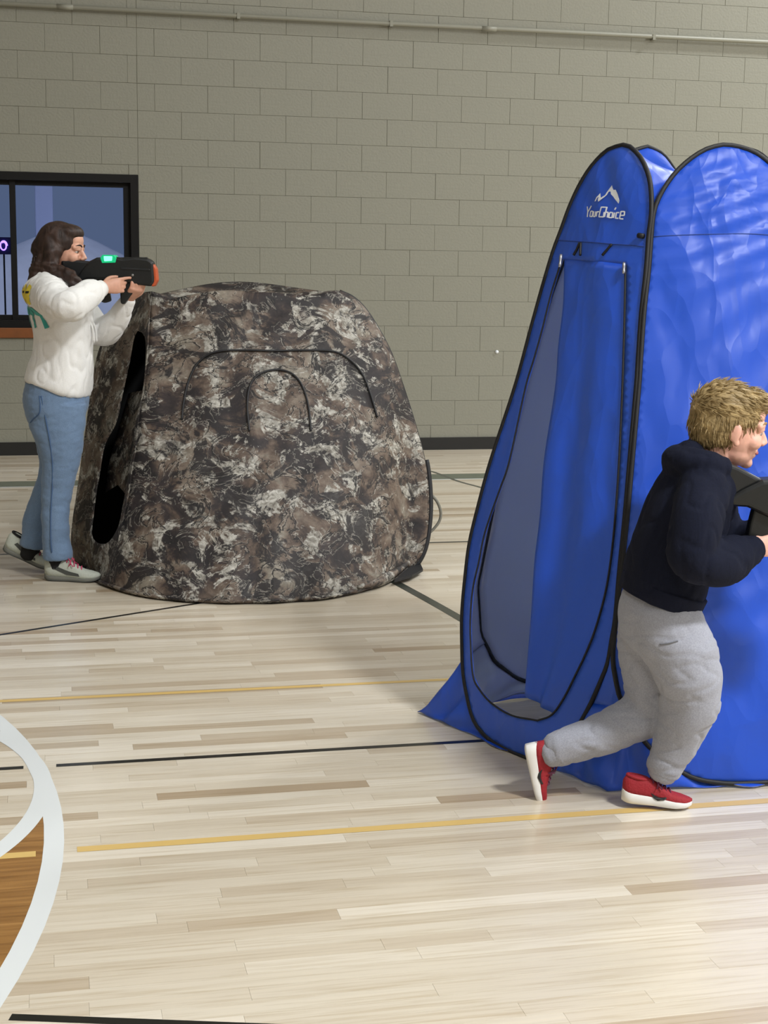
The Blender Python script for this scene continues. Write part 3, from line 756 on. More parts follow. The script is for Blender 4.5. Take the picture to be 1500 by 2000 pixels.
# frames, zips, piping, tab, cord
rimpx = edgeR[62:]; tube('frame_hoop', front_map(rimpx, -.01)+np.array([.012, .02, 0]), .014, M_BIND, ctent, 8, base=CB)
tube('frame_hoop', front_map(edgeR[:64], -.01)+np.array([.0, .015, 0]), .006, M_BIND, ctent, 8, base=CB)
arc1 = sm(np.array([(355, 820), (359, 785), (368, 745), (384, 712), (406, 693), (435, 685), (480, 684), (540, 685), (600, 684), (650, 686), (680, 700), (706, 728), (722, 765), (737, 815)], float), 120)
arc2 = sm(np.array([(487, 842), (483, 800), (485, 765), (494, 742), (512, 728), (540, 722), (567, 728), (586, 746), (598, 775), (604, 805), (607, 842)], float), 100)
for a, n_ in ((arc1, 'wide black zip arc'), (arc2, 'small black zip arc')):
    o = tube('window_zip', front_map(a, .008), .0052, M_BIND, ctent, 7, base=CB); o['label'] = n_
hem = np.array([(q[0], q[1]) for q in botC]); h3 = front_map(hem); h3[:, 2] = np.maximum(h3[:, 2], .012)
tube('hem_cord', h3+[0, .0, 0.004], .009, M_CAMO, ctent, 7, base=CB)
gp = front_map(resample(np.array([(797, 1105), (775, 1122), (740, 1142), (700, 1153)], float), 30), .02); gp[:, 2] += .015
tube('hem_roll', gp, np.r_[np.linspace(.012, .024, 15), np.linspace(.024, .01, 15)], M_CAMO, ctent, 8, base=CB)
tb = on_floor(np.array([(770, 1138), (802, 1110), (818, 1098), (826, 1116), (805, 1128)], float), .02)
V = np.vstack([tb, tb+[0, 0, .012]]); n = 5
o = mk('stake_tab', V-CB, [tuple(range(n)), tuple(range(2*n-1, n-1, -1))]+[(i, (i+1) % n, n+(i+1) % n, n+i) for i in range(n)], M_BIND, ctent, False); recalc(o.data)
cp = sm(np.array([(834, 962), (846, 970), (856, 984), (861, 1002), (858, 1018), (848, 1032), (836, 1043)], float), 40)
o = tube('guy_cord', at_y(cp, 7.15), .0075, M_ROPE, ctent, 8, base=CB); o['label'] = 'grey cord loop'

#PEOPLE
# ================================================================== PEOPLE
def loft_vf(P, rad, axis, n=20, m_=None, cap=.7):
    """tube with elliptical sections; rad = list of (half width along axis, half depth)"""
    P = np.asarray(P, float); rad = np.array([(r, r) if np.isscalar(r) else r for r in rad], float)
    m_ = m_ or max(8, 6*len(P)); Q = catmull(np.hstack([P, rad]), m_); P, rad = Q[:, :3], np.maximum(Q[:, 3:], .002)
    T = np.gradient(P, axis=0); T /= np.linalg.norm(T, axis=1)[:, None]+1e-12; V = []; Fc = []
    th = np.linspace(0, 2*math.pi, n, endpoint=False); rings = []
    def add(c, t, ra, rb):
        a = np.asarray(axis, float)-(np.asarray(axis, float)@t)*t; a /= np.linalg.norm(a)+1e-12; b_ = np.cross(t, a)
        rings.append(c+ra*np.cos(th)[:, None]*a+rb*np.sin(th)[:, None]*b_)
    for k in (1, .8, .5, .2):                     # rounded start
        s = math.sqrt(max(0, 1-k*k)); rm = rad[0].min()
        if s > .01: add(P[0]-T[0]*rm*k*cap, T[0], rad[0][0]*s, rad[0][1]*s)
    for i in range(m_): add(P[i], T[i], *rad[i])
    for k in (.2, .5, .8):
        s = math.sqrt(1-k*k); rm = rad[-1].min(); add(P[-1]+T[-1]*rm*k*cap, T[-1], rad[-1][0]*s, rad[-1][1]*s)
    nr = len(rings); V = np.vstack(rings)
    Fc = grid_faces(nr, n, True)+[tuple(range(n))[::-1], tuple((nr-1)*n+k for k in range(n))]
    return list(V), Fc
def ell_vf(c, r, rot=None, n=18, m_=12):
    V = []; c = np.asarray(c, float)
    for i in range(1, m_):
        a = math.pi*i/m_
        for k in range(n):
            t = 2*math.pi*k/n; V.append((r[0]*math.sin(a)*math.cos(t), r[1]*math.sin(a)*math.sin(t), r[2]*math.cos(a)))
    V.append((0, 0, r[2])); V.append((0, 0, -r[2])); V = np.array(V)
    if rot is not None: V = V@np.asarray(rot).T
    q = (m_-1)*n; Fc = grid_faces(m_-1, n, True)
    Fc += [(q, (k+1) % n, k) for k in range(n)]+[(q+1, (m_-2)*n+k, (m_-2)*n+(k+1) % n) for k in range(n)]
    return list(V+c), Fc
def fuse(name, parts, mat, parent, voxel=.006, smooth=4, wr=None, fac=.5):
    mb = MB()
    for q in parts: mb.add(q)
    me = bpy.data.meshes.new(name); me.from_pydata([tuple(map(float, v)) for v in mb.v], [], mb.f); recalc(me)
    tmp = bpy.data.objects.new('tmp', me); COL.objects.link(tmp)
    r = tmp.modifiers.new('r', 'REMESH'); r.mode = 'VOXEL'; r.voxel_size = voxel
    if smooth:
        s = tmp.modifiers.new('s', 'SMOOTH'); s.factor = fac; s.iterations = smooth
    dg = bpy.context.evaluated_depsgraph_get(); me2 = bpy.data.meshes.new_from_object(tmp.evaluated_get(dg))
    bpy.data.objects.remove(tmp); me2.name = name; me2.materials.clear(); me2.materials.append(mat)
    if wr is not None:
        nv = len(me2.vertices); co = np.empty(nv*3); no = np.empty(nv*3)
        me2.vertices.foreach_get('co', co); me2.vertices.foreach_get('normal', no); co = co.reshape(-1, 3); no = no.reshape(-1, 3)
        co = co+no*wr(co)[:, None]; me2.vertices.foreach_set('co', co.ravel())
    me2.polygons.foreach_set('use_smooth', [True]*len(me2.polygons)); me2.update()
    o = bpy.data.objects.new(name, me2); return link(o, parent)
def rotm(rx=0, ry=0, rz=0): return np.array(Matrix.Rotation(rz, 3, 'Z') @ Matrix.Rotation(ry, 3, 'Y') @ Matrix.Rotation(rx, 3, 'X'))
HF = np.array([math.sin(YAW), math.cos(YAW), 0])       # away from the viewer
HR = np.array([math.cos(YAW), -math.sin(YAW), 0])
class Body:
    """local frame: x forward (way the person faces), y away from the viewer, z up"""
    def __init__(s, x, y): s.o = np.array([x, y, 0.0])
    def __call__(s, px, py, lat=0.0):
        d = ray(np.array([px, py], float)); P0 = s.o-HF*lat; t = ((P0-CO)@HF)/(d@HF); w_ = CO+t*d-s.o
        return np.array([w_@HR, w_@HF, w_[2]])
    def rows(s, L, lat=0.0):                            # (py, x left, x right, half width) -> lofting path
        P, R_ = [], []
        for r in L:
            a, b_ = s(r[1], r[0], lat if len(r) < 5 else r[4]), s(r[2], r[0], lat if len(r) < 5 else r[4]); P.append((a+b_)/2); R_.append((r[3], np.linalg.norm(b_-a)/2))
        return P, R_
LATY = (0, 1, 0)
def folds(sc, amp, seed, dirv=(1, 1, .5)):
    dv = np.array(dirv)
    def f(P):
        return amp*(vnoise(P*dv, sc, seed)+.5*vnoise(P*dv, sc*2.3, seed+7)+.8*np.abs(vnoise(P*dv, sc*1.3, seed+3))-.2)
    return f
def crease(P, sc, amp, seed, dv):
    Q = P*np.array(dv); n_ = vnoise(Q, sc, seed); n2 = vnoise(Q, sc*1.9, seed+5)
    return amp*(n_*.9-np.maximum(0, .22-np.abs(n2))*1.6+.18)
def skin_mat(name, c):
    mt = plain(name, c, .5, bump=.05, bscale=90, var=.05); b = mt.node_tree.nodes['Principled BSDF']
    b.inputs['Subsurface Weight'].default_value = .12; b.inputs['Subsurface Radius'].default_value = (.01, .004, .002); return mt
def cloth_mat(name, c, rough=.85, bump=.3, sc=60, var=.06, stretch=(1, 1, .5)):
    mt, nt, b = new_mat(name); b.inputs['Roughness'].default_value = rough; b.inputs['Specular IOR Level'].default_value = .25
    b.inputs['Sheen Weight'].default_value = .15 if max(c[:3]) > .1 else 0
    tc = N(nt, 'TexCoord'); n1 = N(nt, 'TexNoise', Scale=sc*4, Detail=3); n2 = N(nt, 'TexNoise', Scale=9, Detail=4, Distortion=.7)
    mp = N(nt, 'Mapping'); mp.inputs['Scale'].default_value = stretch; nt.links.new(tc.outputs['Object'], mp.inputs[0])
    nt.links.new(tc.outputs['Object'], n1.inputs['Vector']); nt.links.new(mp.outputs[0], n2.inputs['Vector'])
    lo = tuple(q*(1-var) for q in c[:3])+(1,); hi = tuple(min(1, q*(1+var)) for q in c[:3])+(1,)
    nt.links.new(ramp(nt, n1.outputs['Fac'], [(.35, lo), (.65, hi)]), b.inputs['Base Color'])
    b1 = N(nt, 'Bump', Strength=bump, Distance=.03); nt.links.new(n2.outputs['Fac'], b1.inputs['Height'])
    b2 = N(nt, 'Bump', Strength=.12, Distance=.003); nt.links.new(n1.outputs['Fac'], b2.inputs['Height']); nt.links.new(b1.outputs[0], b2.inputs['Normal'])
    nt.links.new(b2.outputs[0], b.inputs['Normal']); return mt
def hair_mat(name, c0, c1, sc):
    mt, nt, b = new_mat(name); b.inputs['Roughness'].default_value = .5; b.inputs['Specular IOR Level'].default_value = .35
    tc = N(nt, 'TexCoord'); mp = N(nt, 'Mapping'); mp.inputs['Scale'].default_value = sc; nt.links.new(tc.outputs['Object'], mp.inputs[0])
    n1 = N(nt, 'TexNoise', Scale=14, Detail=6, Distortion=1.2); nt.links.new(mp.outputs[0], n1.inputs['Vector'])
    nt.links.new(ramp(nt, n1.outputs['Fac'], [(.3, c0), (.7, c1)]), b.inputs['Base Color'])
    bp = N(nt, 'Bump', Strength=.5, Distance=.01); nt.links.new(n1.outputs['Fac'], bp.inputs['Height']); nt.links.new(bp.outputs[0], b.inputs['Normal']); return mt
def head_parts(c, R_, k):
    """lumps that fuse into a head; c centre, R_ rotation, k size"""
    R_ = np.asarray(R_); X = lambda q: np.asarray(c)+R_@(np.array(q)*k)
    E = lambda q, r, rr=None: ell_vf(X(q), np.array(r)*k, R_ if rr is None else R_@rr)
    ax = R_@np.array([0, 1., 0])
    P = [E((-.014, 0, .034), (.097, .076, .082)), E((.026, 0, -.012), (.062, .062, .085)), E((.028, 0, -.066), (.052, .05, .042)),
         E((.066, 0, -.092), (.02, .022, .018)), E((.062, 0, .05), (.03, .05, .04))]
    P.append(loft_vf([X((.082, 0, .018)), X((.096, 0, -.006)), X((.108, 0, -.026))], [(.009*k, .008*k), (.011*k, .011*k), (.014*k, .011*k)], ax, 12))
    for s in (-1, 1):
        P.append(E((.098, s*.012, -.03), (.01, .009, .008)))
        P.append(loft_vf([X((.086, s*.012, .02)), X((.081, s*.034, .026)), X((.066, s*.052, .02))], [.010*k]*3, R_@np.array([0, 0, 1.]), 10))
        P.append(loft_vf([X((.083, s*.016, .009)), X((.0865, s*.031, .0125)), X((.074, s*.046, .008))], [.0055*k, .0065*k, .005*k], R_@np.array([0, 0, 1.]), 10))
        P.append(loft_vf([X((.080, s*.018, -.010)), X((.083, s*.031, -.0125)), X((.072, s*.045, -.009))], [.005*k, .006*k, .005*k], R_@np.array([0, 0, 1.]), 10))
        P.append(E((.062, s*.04, -.028), (.026, .022, .024)))
        P.append(E((-.006, s*.077, -.008), (.018, .008, .028), rotm(0, .2, s*.35)))
        P.append(E((.004, s*.076, -.036), (.010, .008, .011)))
    P.append(loft_vf([X((.078, -.024, -.053)), X((.086, 0, -.051)), X((.078, .024, -.053))], [(.006*k, .006*k), (.0085*k, .008*k), (.006*k, .006*k)], R_@np.array([0, 0, 1.]), 10))
    P.append(loft_vf([X((.076, -.02, -.066)), X((.083, 0, -.066)), X((.076, .02, -.066))], [(.006*k, .006*k), (.009*k, .008*k), (.006*k, .006*k)], R_@np.array([0, 0, 1.]), 10))
    return P, X
def eyes(X, k, R_, parent, iris, browc):
    mw = plain('eye_white', srgb(196, 186, 178), .3); mi = plain('iris', iris, .2); mbz = plain('eyebrow_hair', browc, .8)
    for s in (-1, 1):
        v, f = ell_vf(X((.0725, s*.031, .001)), np.array((.0125, .0125, .008))*k, R_); e = mk('eye', v, f, mw, parent)
        v, f = ell_vf(X((.0825, s*.0315, .001)), np.array((.0035, .0065, .006))*k, R_); mk('iris', v, f, mi, e)
        v, f = loft_vf([X((.094, s*.014, .026)), X((.090, s*.032, .033)), X((.076, s*.05, .027))], [.0035*k, .004*k, .0025*k], (0, 0, 1), 8); mk('eyebrow', v, f, mbz, parent)
def hand_parts(wr, d, wv, pn, k, curls, thumb, spread=.06):
    """wr wrist, d towards the knuckles, wv towards the index side, pn palm normal, curls: bend per joint for index..little"""
    d = np.array(d, float); d /= np.linalg.norm(d); wv = np.array(wv, float); wv -= (wv@d)*d; wv /= np.linalg.norm(wv); pn = np.array(pn, float); pn -= (pn@d)*d+(pn@wv)*wv; pn /= np.linalg.norm(pn)
    wr = np.asarray(wr, float); P = []
    P.append(loft_vf([wr-d*.02*k, wr+d*.025*k, wr+d*.06*k, wr+d*.085*k], [(.026*k, .02*k), (.034*k, .019*k), (.04*k, .016*k), (.04*k, .013*k)], wv, 16))
    tips = []
    for i, (off, ln) in enumerate(((.030, .92), (.0105, 1.0), (-.0095, .94), (-.0285, .76))):
        p = wr+d*(.083-.004*abs(i-1))*k+wv*off*k; dr = d+wv*spread*(1.5-i)*.5; dr /= np.linalg.norm(dr); pts = [p-d*.012*k, p]; a = 0
        for j, sl in enumerate((.043, .027, .021)):
            a += curls[i][j]; v = dr*math.cos(a)+pn*math.sin(a); p = p+v*sl*ln*k; pts.append(p)
        P.append(loft_vf(pts, [.0092*k, .0092*k, .0086*k, .0078*k, .0066*k], wv, 10, 22))
    p = wr+d*.022*k+wv*.028*k+pn*.006*k; pts = [p-wv*.012*k, p]
    for v, sl in zip(thumb, (.034, .03, .024)):
        v = d*v[0]+wv*v[1]+pn*v[2]; v /= np.linalg.norm(v); p = p+v*sl*k; pts.append(p)
    P.append(loft_vf(pts, [.012*k, .0125*k, .0105*k, .0095*k, .0075*k], wv, 10, 22))
    return P
def shoe(parent, heel, fwd, up, ln, mats, lacec, kind):
    """heel: back of the sole on its underside; fwd, up unit-ish vectors"""
    f = np.array(fwd, float); f /= np.linalg.norm(f); u = np.array(up, float); u -= (u@f)*f; u /= np.linalg.norm(u); s_ = np.cross(u, f)
    heel = np.asarray(heel); W = lambda a, b_, c: heel+f*a*ln+s_*b_*ln+u*c*ln
    t = np.linspace(0, 1, 26)
    wid = np.interp(t, [0, .03, .1, .25, .45, .65, .78, .9, .97, 1], [.04, .085, .118, .118, .112, .145, .155, .125, .075, .03])
    toe_up = np.interp(t, [0, .06, .15, .75, .9, 1], [.03, .008, 0, 0, .015, .05])
    sole_h = np.interp(t, [0, .15, .5, .8, 1], [.19, .175, .145, .11, .07] if kind == 'boy' else [.1, .095, .08, .07, .06])
    def section_loft(z0f, z1f, wf, n=14, dome=False, top=None):
        V = []
        for i in range(26):
            z0, z1, w_ = z0f[i], z1f[i], wid[i]*wf[i] if hasattr(wf, '__len__') else wid[i]*wf
            for k in range(n):
                if dome:
                    a = math.pi*k/(n-1); cx_ = math.cos(a); sz = math.sin(a)
                    V.append(W(t[i], w_*np.sign(cx_)*abs(cx_)**.7, z0+(z1-z0)*sz**.8))
                else:
                    a = 2*math.pi*k/n; cx_, sz = math.cos(a), math.sin(a)
                    V.append(W(t[i], w_*np.sign(cx_)*abs(cx_)**.35, (z0+z1)/2+(z1-z0)/2*np.sign(sz)*abs(sz)**.45))
        Fc = grid_faces(26, n, True)+[tuple(range(n))[::-1], tuple(25*n+k for k in range(n))]
        return V, Fc
    uph = np.interp(t, [0, .04, .12, .28, .4, .55, .7, .85, .95, 1], [.30, .38, .41, .40, .37, .29, .215, .175, .13, .08])
    v, fc = section_loft(sole_h*.8+toe_up, np.maximum(uph, sole_h+.02)+toe_up, .93, 15, True); sh = mk('shoe', v, fc, mats[0], parent); recalc(sh.data)
    v, fc = section_loft(toe_up, sole_h+toe_up, 1.04); o = mk('sole', v, fc, mats[1], sh); recalc(o.data)
    if kind != 'boy':
        v, fc = section_loft(toe_up-.004, sole_h*.4+toe_up, 1.06); o = mk('outsole', v, fc, mats[2], sh); recalc(o.data)
    # collar
    ring_ = [W(.2+.15*math.cos(a), .078*math.sin(a), .385+.02*math.cos(a)*-1) for a in np.linspace(0, 2*math.pi, 24, endpoint=False)]
    tube('collar', ring_, .022*ln, mats[3], sh, 8, True)
    for q in range(5):
        x = .40+.065*q; h_ = np.interp(x, t, uph)+.012
        tube('lace', [W(x-.02, .075, h_-.05), W(x-.005, .04, h_+.004), W(x+.005, 0, h_+.014), W(x+.012, -.04, h_+.004), W(x+.022, -.075, h_-.05)], .011*ln, lacec, sh, 6)
    for sd in (1, -1):
        for k in range(2):
            tube('lace', [W(.38, 0, .40), W(.42+.03*k, sd*.06, .43-.03*k), W(.5, sd*.1, .36-.04*k), W(.47+.08*k, sd*.13, .27)], .009*ln, lacec, sh, 6)
    for sd in (1, -1):
        if kind == 'boy':               # curved tick mark low on the side
            pts = np.array([(.40, .20), (.44, .13), (.50, .10), (.59, .125), (.72, .20), (.60, .16), (.52, .145), (.46, .165)])
        else:
            pts = np.array([(.18, .22), (.42, .115), (.66, .10), (.64, .145), (.46, .18), (.22, .27)])
        V = []
        for (a, b_) in pts:
            i = np.interp(a, t, np.arange(26)); w_ = np.interp(a, t, wid); hh = np.interp(a, t, uph); z0 = np.interp(a, t, sole_h)*.8
            sn = np.clip((b_-z0)/(hh-z0), 0, 1)**1.25; cs = math.sqrt(max(0, 1-sn*sn))**.7
            lat = max(w_*.93*cs, w_*1.045 if b_ < np.interp(a, t, sole_h) else 0)+.006
            V.append(W(a, sd*lat, b_))
        V2 = [q-s_*sd*.02*ln for q in V]; n = len(V)
        o = mk('side_mark', V+V2, [tuple(range(n)), tuple(range(2*n-1, n-1, -1))]+[(i, (i+1) % n, n+(i+1) % n, n+i) for i in range(n)], mats[2], sh, False); recalc(o.data)
    return sh

# ---------------------------------------------------------------- laser tagger
M_TAG = plain('tagger_black', srgb(15, 17, 18), .45, bump=.05, bscale=60)
M_TAG2 = plain('tagger_grey', srgb(20, 22, 25), .42)
M_ORANGE = plain('tagger_orange', srgb(190, 84, 44), .4)
M_GREEN = emit('green_led', (.12, 1, .32, 1), 2.6)
M_GREEN_GLOW = emit('green_led_glow', (.0, .5, .2, 1), .35)  # dim emission on the housing imitates the green halo round the LED
def tagger(name, loc, rot, label, S=1.0, lit=True):
    g = empty(name, loc); g.rotation_euler = rot; g.scale = (S, S, S); tag(g, label, 'toy gun')
    def pz(q): return [((a-200)/397, (530-b_)/397) for a, b_ in q]
    def bevelled(n, poly, hw, mat, bev, par=g):
        v, f = prism_vf(pz(poly), -hw, hw); o = mk(n, v, f, mat, par, False); recalc(o.data)
        b = o.modifiers.new('b', 'BEVEL'); b.width = bev; b.segments = 3; b.limit_method = 'ANGLE'
        return o
    bevelled('receiver', [(176, 545), (160, 551), (150, 548), (164, 528), (178, 512), (192, 505), (226, 503), (240, 506), (262, 503), (286, 505), (296, 512), (298, 548), (292, 556), (262, 553), (232, 545)], .036, M_TAG, .012)
    bevelled('stock', [(126, 511), (150, 510), (180, 512), (166, 530), (153, 551), (140, 548), (126, 543)], .026, M_TAG2, .010)
    bevelled('fore_grip', [(232, 542), (264, 550), (262, 564), (252, 574), (240, 590), (234, 588)], .022, M_TAG, .007)
    bevelled('handle', [(184, 543), (208, 543), (212, 560), (216, 584), (204, 588), (194, 584), (188, 562)], .017, M_TAG, .008)
    o = bevelled('muzzle_ring', [(295, 514), (301, 524), (303, 545), (297, 556), (291, 556), (296, 540), (293, 520)], .030, M_ORANGE, .006); o['label'] = 'orange ring round the muzzle'
    bevelled('top_rail', [(232, 504), (284, 503), (284, 508), (232, 509)], .012, M_TAG2, .003)
    bevelled('side_rib', [(236, 522), (290, 524), (290, 528), (236, 526)], .040, M_TAG2, .003)
    for yy in (-1, 1):
        tube('screw', [((258-200)/397, yy*.034, (530-536)/397), ((258-200)/397, yy*.041, (530-536)/397)], .006, plain('screw_grey', srgb(140, 140, 138), .3, .5), g, 10)
    tube('trigger', [((222-200)/397, 0, -.035), ((226-200)/397, 0, -.05), ((223-200)/397, 0, -.062)], .005, M_TAG2, g, 6)
    tube('trigger_guard', [((213-200)/397, 0, -.038), ((216-200)/397, 0, -.07), ((228-200)/397, 0, -.07), ((233-200)/397, 0, -.04)], .005, M_TAG, g, 6)
    o = bevelled('indicator_light', [(205, 502), (222, 502), (221, 511), (206, 512)], .039, M_GREEN if lit else M_TAG2, .004)
    if lit:
        o['label'] = 'glowing green light'
        bevelled('glow_housing', [(203, 500), (224, 500), (229, 505), (227, 514), (202, 515), (199, 506)], .0375, M_GREEN_GLOW, .003)
    return g

# ---------------------------------------------------------------- woman behind the blind
WB = Body(.10, 7.17)
wo = empty('person', tuple(WB.o), -YAW)
tag(wo, 'person in white sweatshirt and blue jeans aiming a black toy gun over the camouflage tent', 'person')
SKIN = skin_mat('skin', srgb(214, 162, 138))
hc = WB(123, 489); HRm = rotm(0, .10, -.12); kH = 1.0
hp, HX = head_parts(hc, HRm, kH)
body = list(hp)
body.append(loft_vf([HX((-.025, 0, -.03)), HX((-.03, 0, -.085)), WB(108, 535)], [(.052, .055), (.052, .055), (.062, .06)], LATY))
body.append(loft_vf([WB(108, 535), WB(110, 560), WB(115, 600), WB(120, 660), WB(115, 720), WB(110, 775), WB(110, 800)], [(.07, .06), (.16, .10), (.16, .115), (.13, .11), (.14, .115), (.155, .125), (.14, .11)], LATY))
for leg in ([(112, 775, .085), (118, 850, .085), (118, 930, .082), (110, 1010, .08), (112, 1095, .08)], [(112, 775, -.085), (112, 850, -.085), (104, 925, -.085), (82, 1000, -.09), (62, 1062, -.09)]):
    body.append(loft_vf([WB(*q) for q in leg], [.085, .075, .055, .05, .04], LATY))
sR, eR_, wRt = WB(92, 560, .16), WB(128, 592, .38), WB(196, 564, .14)
sL, eL_, wL = WB(125, 565, -.16), WB(197, 652, -.13), WB(249, 590, -.02)
body.append(loft_vf([sR, eR_, wRt], [.05, .042, .028], (0, 0, 1))); body.append(loft_vf([sL, eL_, wL], [.05, .042, .028], LATY))
gy = .02
body += hand_parts(WB(200, 561, .125), (1, .30, .12), (.0, .05, 1), (-.1, 1, 0), .92, [(.15, .25, .3), (.6, 1.1, .8), (.65, 1.2, .8), (.65, 1.2, .8)], [(.6, .4, .6), (1, .1, .4), (1, 0, .1)])
body += hand_parts(WB(252, 583, .0), (.55, -.62, .55), (.8, .5, -.1), (-.3, .35, 1), .95, [(.45, 1.0, .8), (.5, 1.0, .8), (.55, 1.0, .8), (.6, 1.0, .8)], [(.2, .9, .6), (.3, .5, 1), (.1, .2, 1)])
bd = fuse('body', body, SKIN, wo, .0045, 3)
eyes(HX, kH, HRm, wo, srgb(60, 42, 30), srgb(44, 32, 28))
M_LIP = plain('lips', srgb(176, 98, 92), .45)
v, f = loft_vf([HX((.080, -.02, -.059)), HX((.0925, 0, -.0585)), HX((.080, .02, -.059))], [(.0035, .0045), (.006, .004), (.0035, .0045)], (0, 0, 1), 10); mk('lips', v, f, M_LIP, wo)
# sweatshirt
M_SWEAT = cloth_mat('white_sweatshirt', srgb(232, 231, 228), .9, .25, 60, .03)
tp, tr = WB.rows([(528, 92, 130, .075), (540, 72, 146, .16), (560, 58, 166, .205), (600, 57, 177, .205), (645, 66, 181, .19), (695, 66, 181, .19), (725, 58, 180, .20), (748, 51, 178, .205), (756, 49, 176, .20)])
sw = [loft_vf(tp, tr, LATY, 28, 60, .12)]
sw.append(loft_vf([WB(78, 575, .10), WB(95, 578, .22), WB(125, 596, .38), WB(150, 588, .33), WB(178, 573, .22), WB(193, 566, .145)], [(.085, .08), (.095, .085), (.075, .075), (.072, .066), (.06, .055), (.042, .042)], (0, 0, 1), 22))
sw.append(loft_vf([WB(130, 575, -.12), WB(165, 622, -.15), WB(196, 648, -.13), WB(222, 632, -.09), WB(240, 606, -.04), WB(247, 592, -.02)], [.085, .08, .072, .062, .05, .04], LATY, 22))
sweat = fuse('sweatshirt', sw, M_SWEAT, wo, .008, 6, lambda P: crease(P, 8, .013, 2.0, (1.2, 1, .75)))
hm = [WB.rows([(752, 49, 177, .2)])[0][0]]
cf = loft_vf([WB(188, 568, .165), WB(198, 564, .135)], [.040, .037], (0, 0, 1), 18); mk('cuff', *cf, M_SWEAT, sweat)
cf = loft_vf([WB(243, 600, -.03), WB(250, 586, -.015)], [.040, .036], LATY, 18); mk('cuff', *cf, M_SWEAT, sweat)
for k in (-.03, .035):                                   # hood cords
    a = WB(168, 608, 0); q = [a+np.array([.0, k, .0]), WB(178, 640, 0)+np.array([.012, k, 0]), WB(181, 668, 0)+np.array([.012, k, 0])]
    tube('drawstring', catmull(q, 12), .005, M_SWEAT, sweat, 6)
# print on the back of the sweatshirt
bvh = BVHTree.FromObject(sweat, bpy.context.evaluated_depsgraph_get())
def back_print(nm, polys, mat, lab, off):
    for poly in polys:
        P, Tt = cdt_panel(np.array(poly, float), [], .012); hit = []; miss = []
        dv = Vector((.72, .69, 0)); ev = np.array([.69, -.72, 0])
        for (yy, zz) in P:
            st = np.array([-.02, -.02, zz])-ev*yy-np.array(dv)*.7; h_ = bvh.ray_cast(Vector(st), dv); q = h_[0] if h_[0] else Vector(st)+dv*.6
            hit.append(tuple(q-dv*off)); miss.append(h_[0] is None or h_[2] is None or q.y < -.26 or q.x > .12)
        if sum(miss) > .5*len(miss): continue
        gone = {i for i, q_ in enumerate(miss) if q_}; Tt = [t for t in Tt if not gone & set(map(int, t))]
        me = mk(nm, hit, Tt, mat, sweat); me['label'] = lab
zt = WB(60, 545)[2]; dz = zt-WB(60, 575)[2]
def blk(y0, z0, w_, h_, sk=.02): return [(y0, z0), (y0+w_*.5, z0-.008), (y0+w_, z0+.004), (y0+w_+sk, z0+h_*.55), (y0+w_*.9, z0+h_), (y0+.3*w_, z0+h_*.93), (y0-.006, z0+h_*.6)]
back_print('print', [blk(-.125+i*.07, zt-.105, .058, .085) for i in range(4)], plain('yellow_print', srgb(232, 210, 70), .7), 'yellow printed letter shape', .004)
back_print('print', [[(-.115+i*.07, zt-.215), (-.095+i*.07, zt-.222), (-.085+i*.07, zt-.165), (-.06+i*.07, zt-.16), (-.06+i*.07, zt-.12), (-.115+i*.07, zt-.13), (-.12+i*.07, zt-.16), (-.10+i*.07, zt-.17)] for i in range(4)], plain('teal_print', srgb(56, 158, 150), .7), 'teal printed letter shape', .004)
back_print('print', [[(-.105+i*.07, zt-.06), (-.07+i*.07, zt-.062), (-.068+i*.07, zt-.052), (-.105+i*.07, zt-.05)] for i in range(4)], plain('black_print', srgb(28, 28, 28), .7), 'small black printed mark', .006)
# jeans
M_JEAN = cloth_mat('denim', srgb(110, 133, 162), .85, .2, 90, .12, (1, 1, .8))
jp, jr = WB.rows([(742, 60, 170, .175), (770, 48, 172, .19), (800, 50, 170, .19), (822, 60, 166, .17)])
je = [loft_vf(jp, jr, LATY, 26, 30)]
p_, r_2 = WB.rows([(790, 52, 168, .095), (830, 58, 167, .095), (862, 72, 163, .092), (895, 80, 157, .085), (925, 83, 149, .078), (965, 81, 140, .072), (1022, 82, 135, .070), (1090, 84, 141, .073)], .088)
je.append(loft_vf(p_, r_2, LATY, 24, 60, .15))
p_, r_2 = WB.rows([(790, 54, 168, .095), (840, 62, 162, .09), (890, 74, 145, .082), (930, 76, 128, .075), (965, 63, 115, .07), (1010, 48, 100, .068), (1066, 39, 92, .071)], -.085)
je.append(loft_vf(p_, r_2, LATY, 24, 60, .15))
jean = fuse('jeans', je, M_JEAN, wo, .007, 3, lambda P: crease(P, 11, .006, 5.0, (.7, .7, 1.6)))
bj = BVHTree.FromObject(jean, bpy.context.evaluated_depsgraph_get())
def on_side(bv, q, off=.002):
    h_ = bv.ray_cast(Vector((q[0], -.8, q[2])), Vector((0, 1, 0))); return np.array((h_[0].x, h_[0].y-off, h_[0].z)) if h_[0] else np.asarray(q)
M_SEAM = plain('denim_seam', srgb(70, 96, 132), .9)
sl = [on_side(bj, WB(x, y_, .15)) for x, y_ in ((84, 772), (92, 815), (100, 860), (104, 905), (103, 950), (100, 1000), (100, 1050), (102, 1078))]
tube('side_seam', catmull(sl, 40), .0035, M_SEAM, jean, 6)
pk = [on_side(bj, WB(x, y_, .15)) for x, y_ in ((58, 826), (66, 818), (80, 806), (82, 790), (80, 772))]
tube('pocket_seam', catmull(pk, 20), .003, M_SEAM, jean, 6)
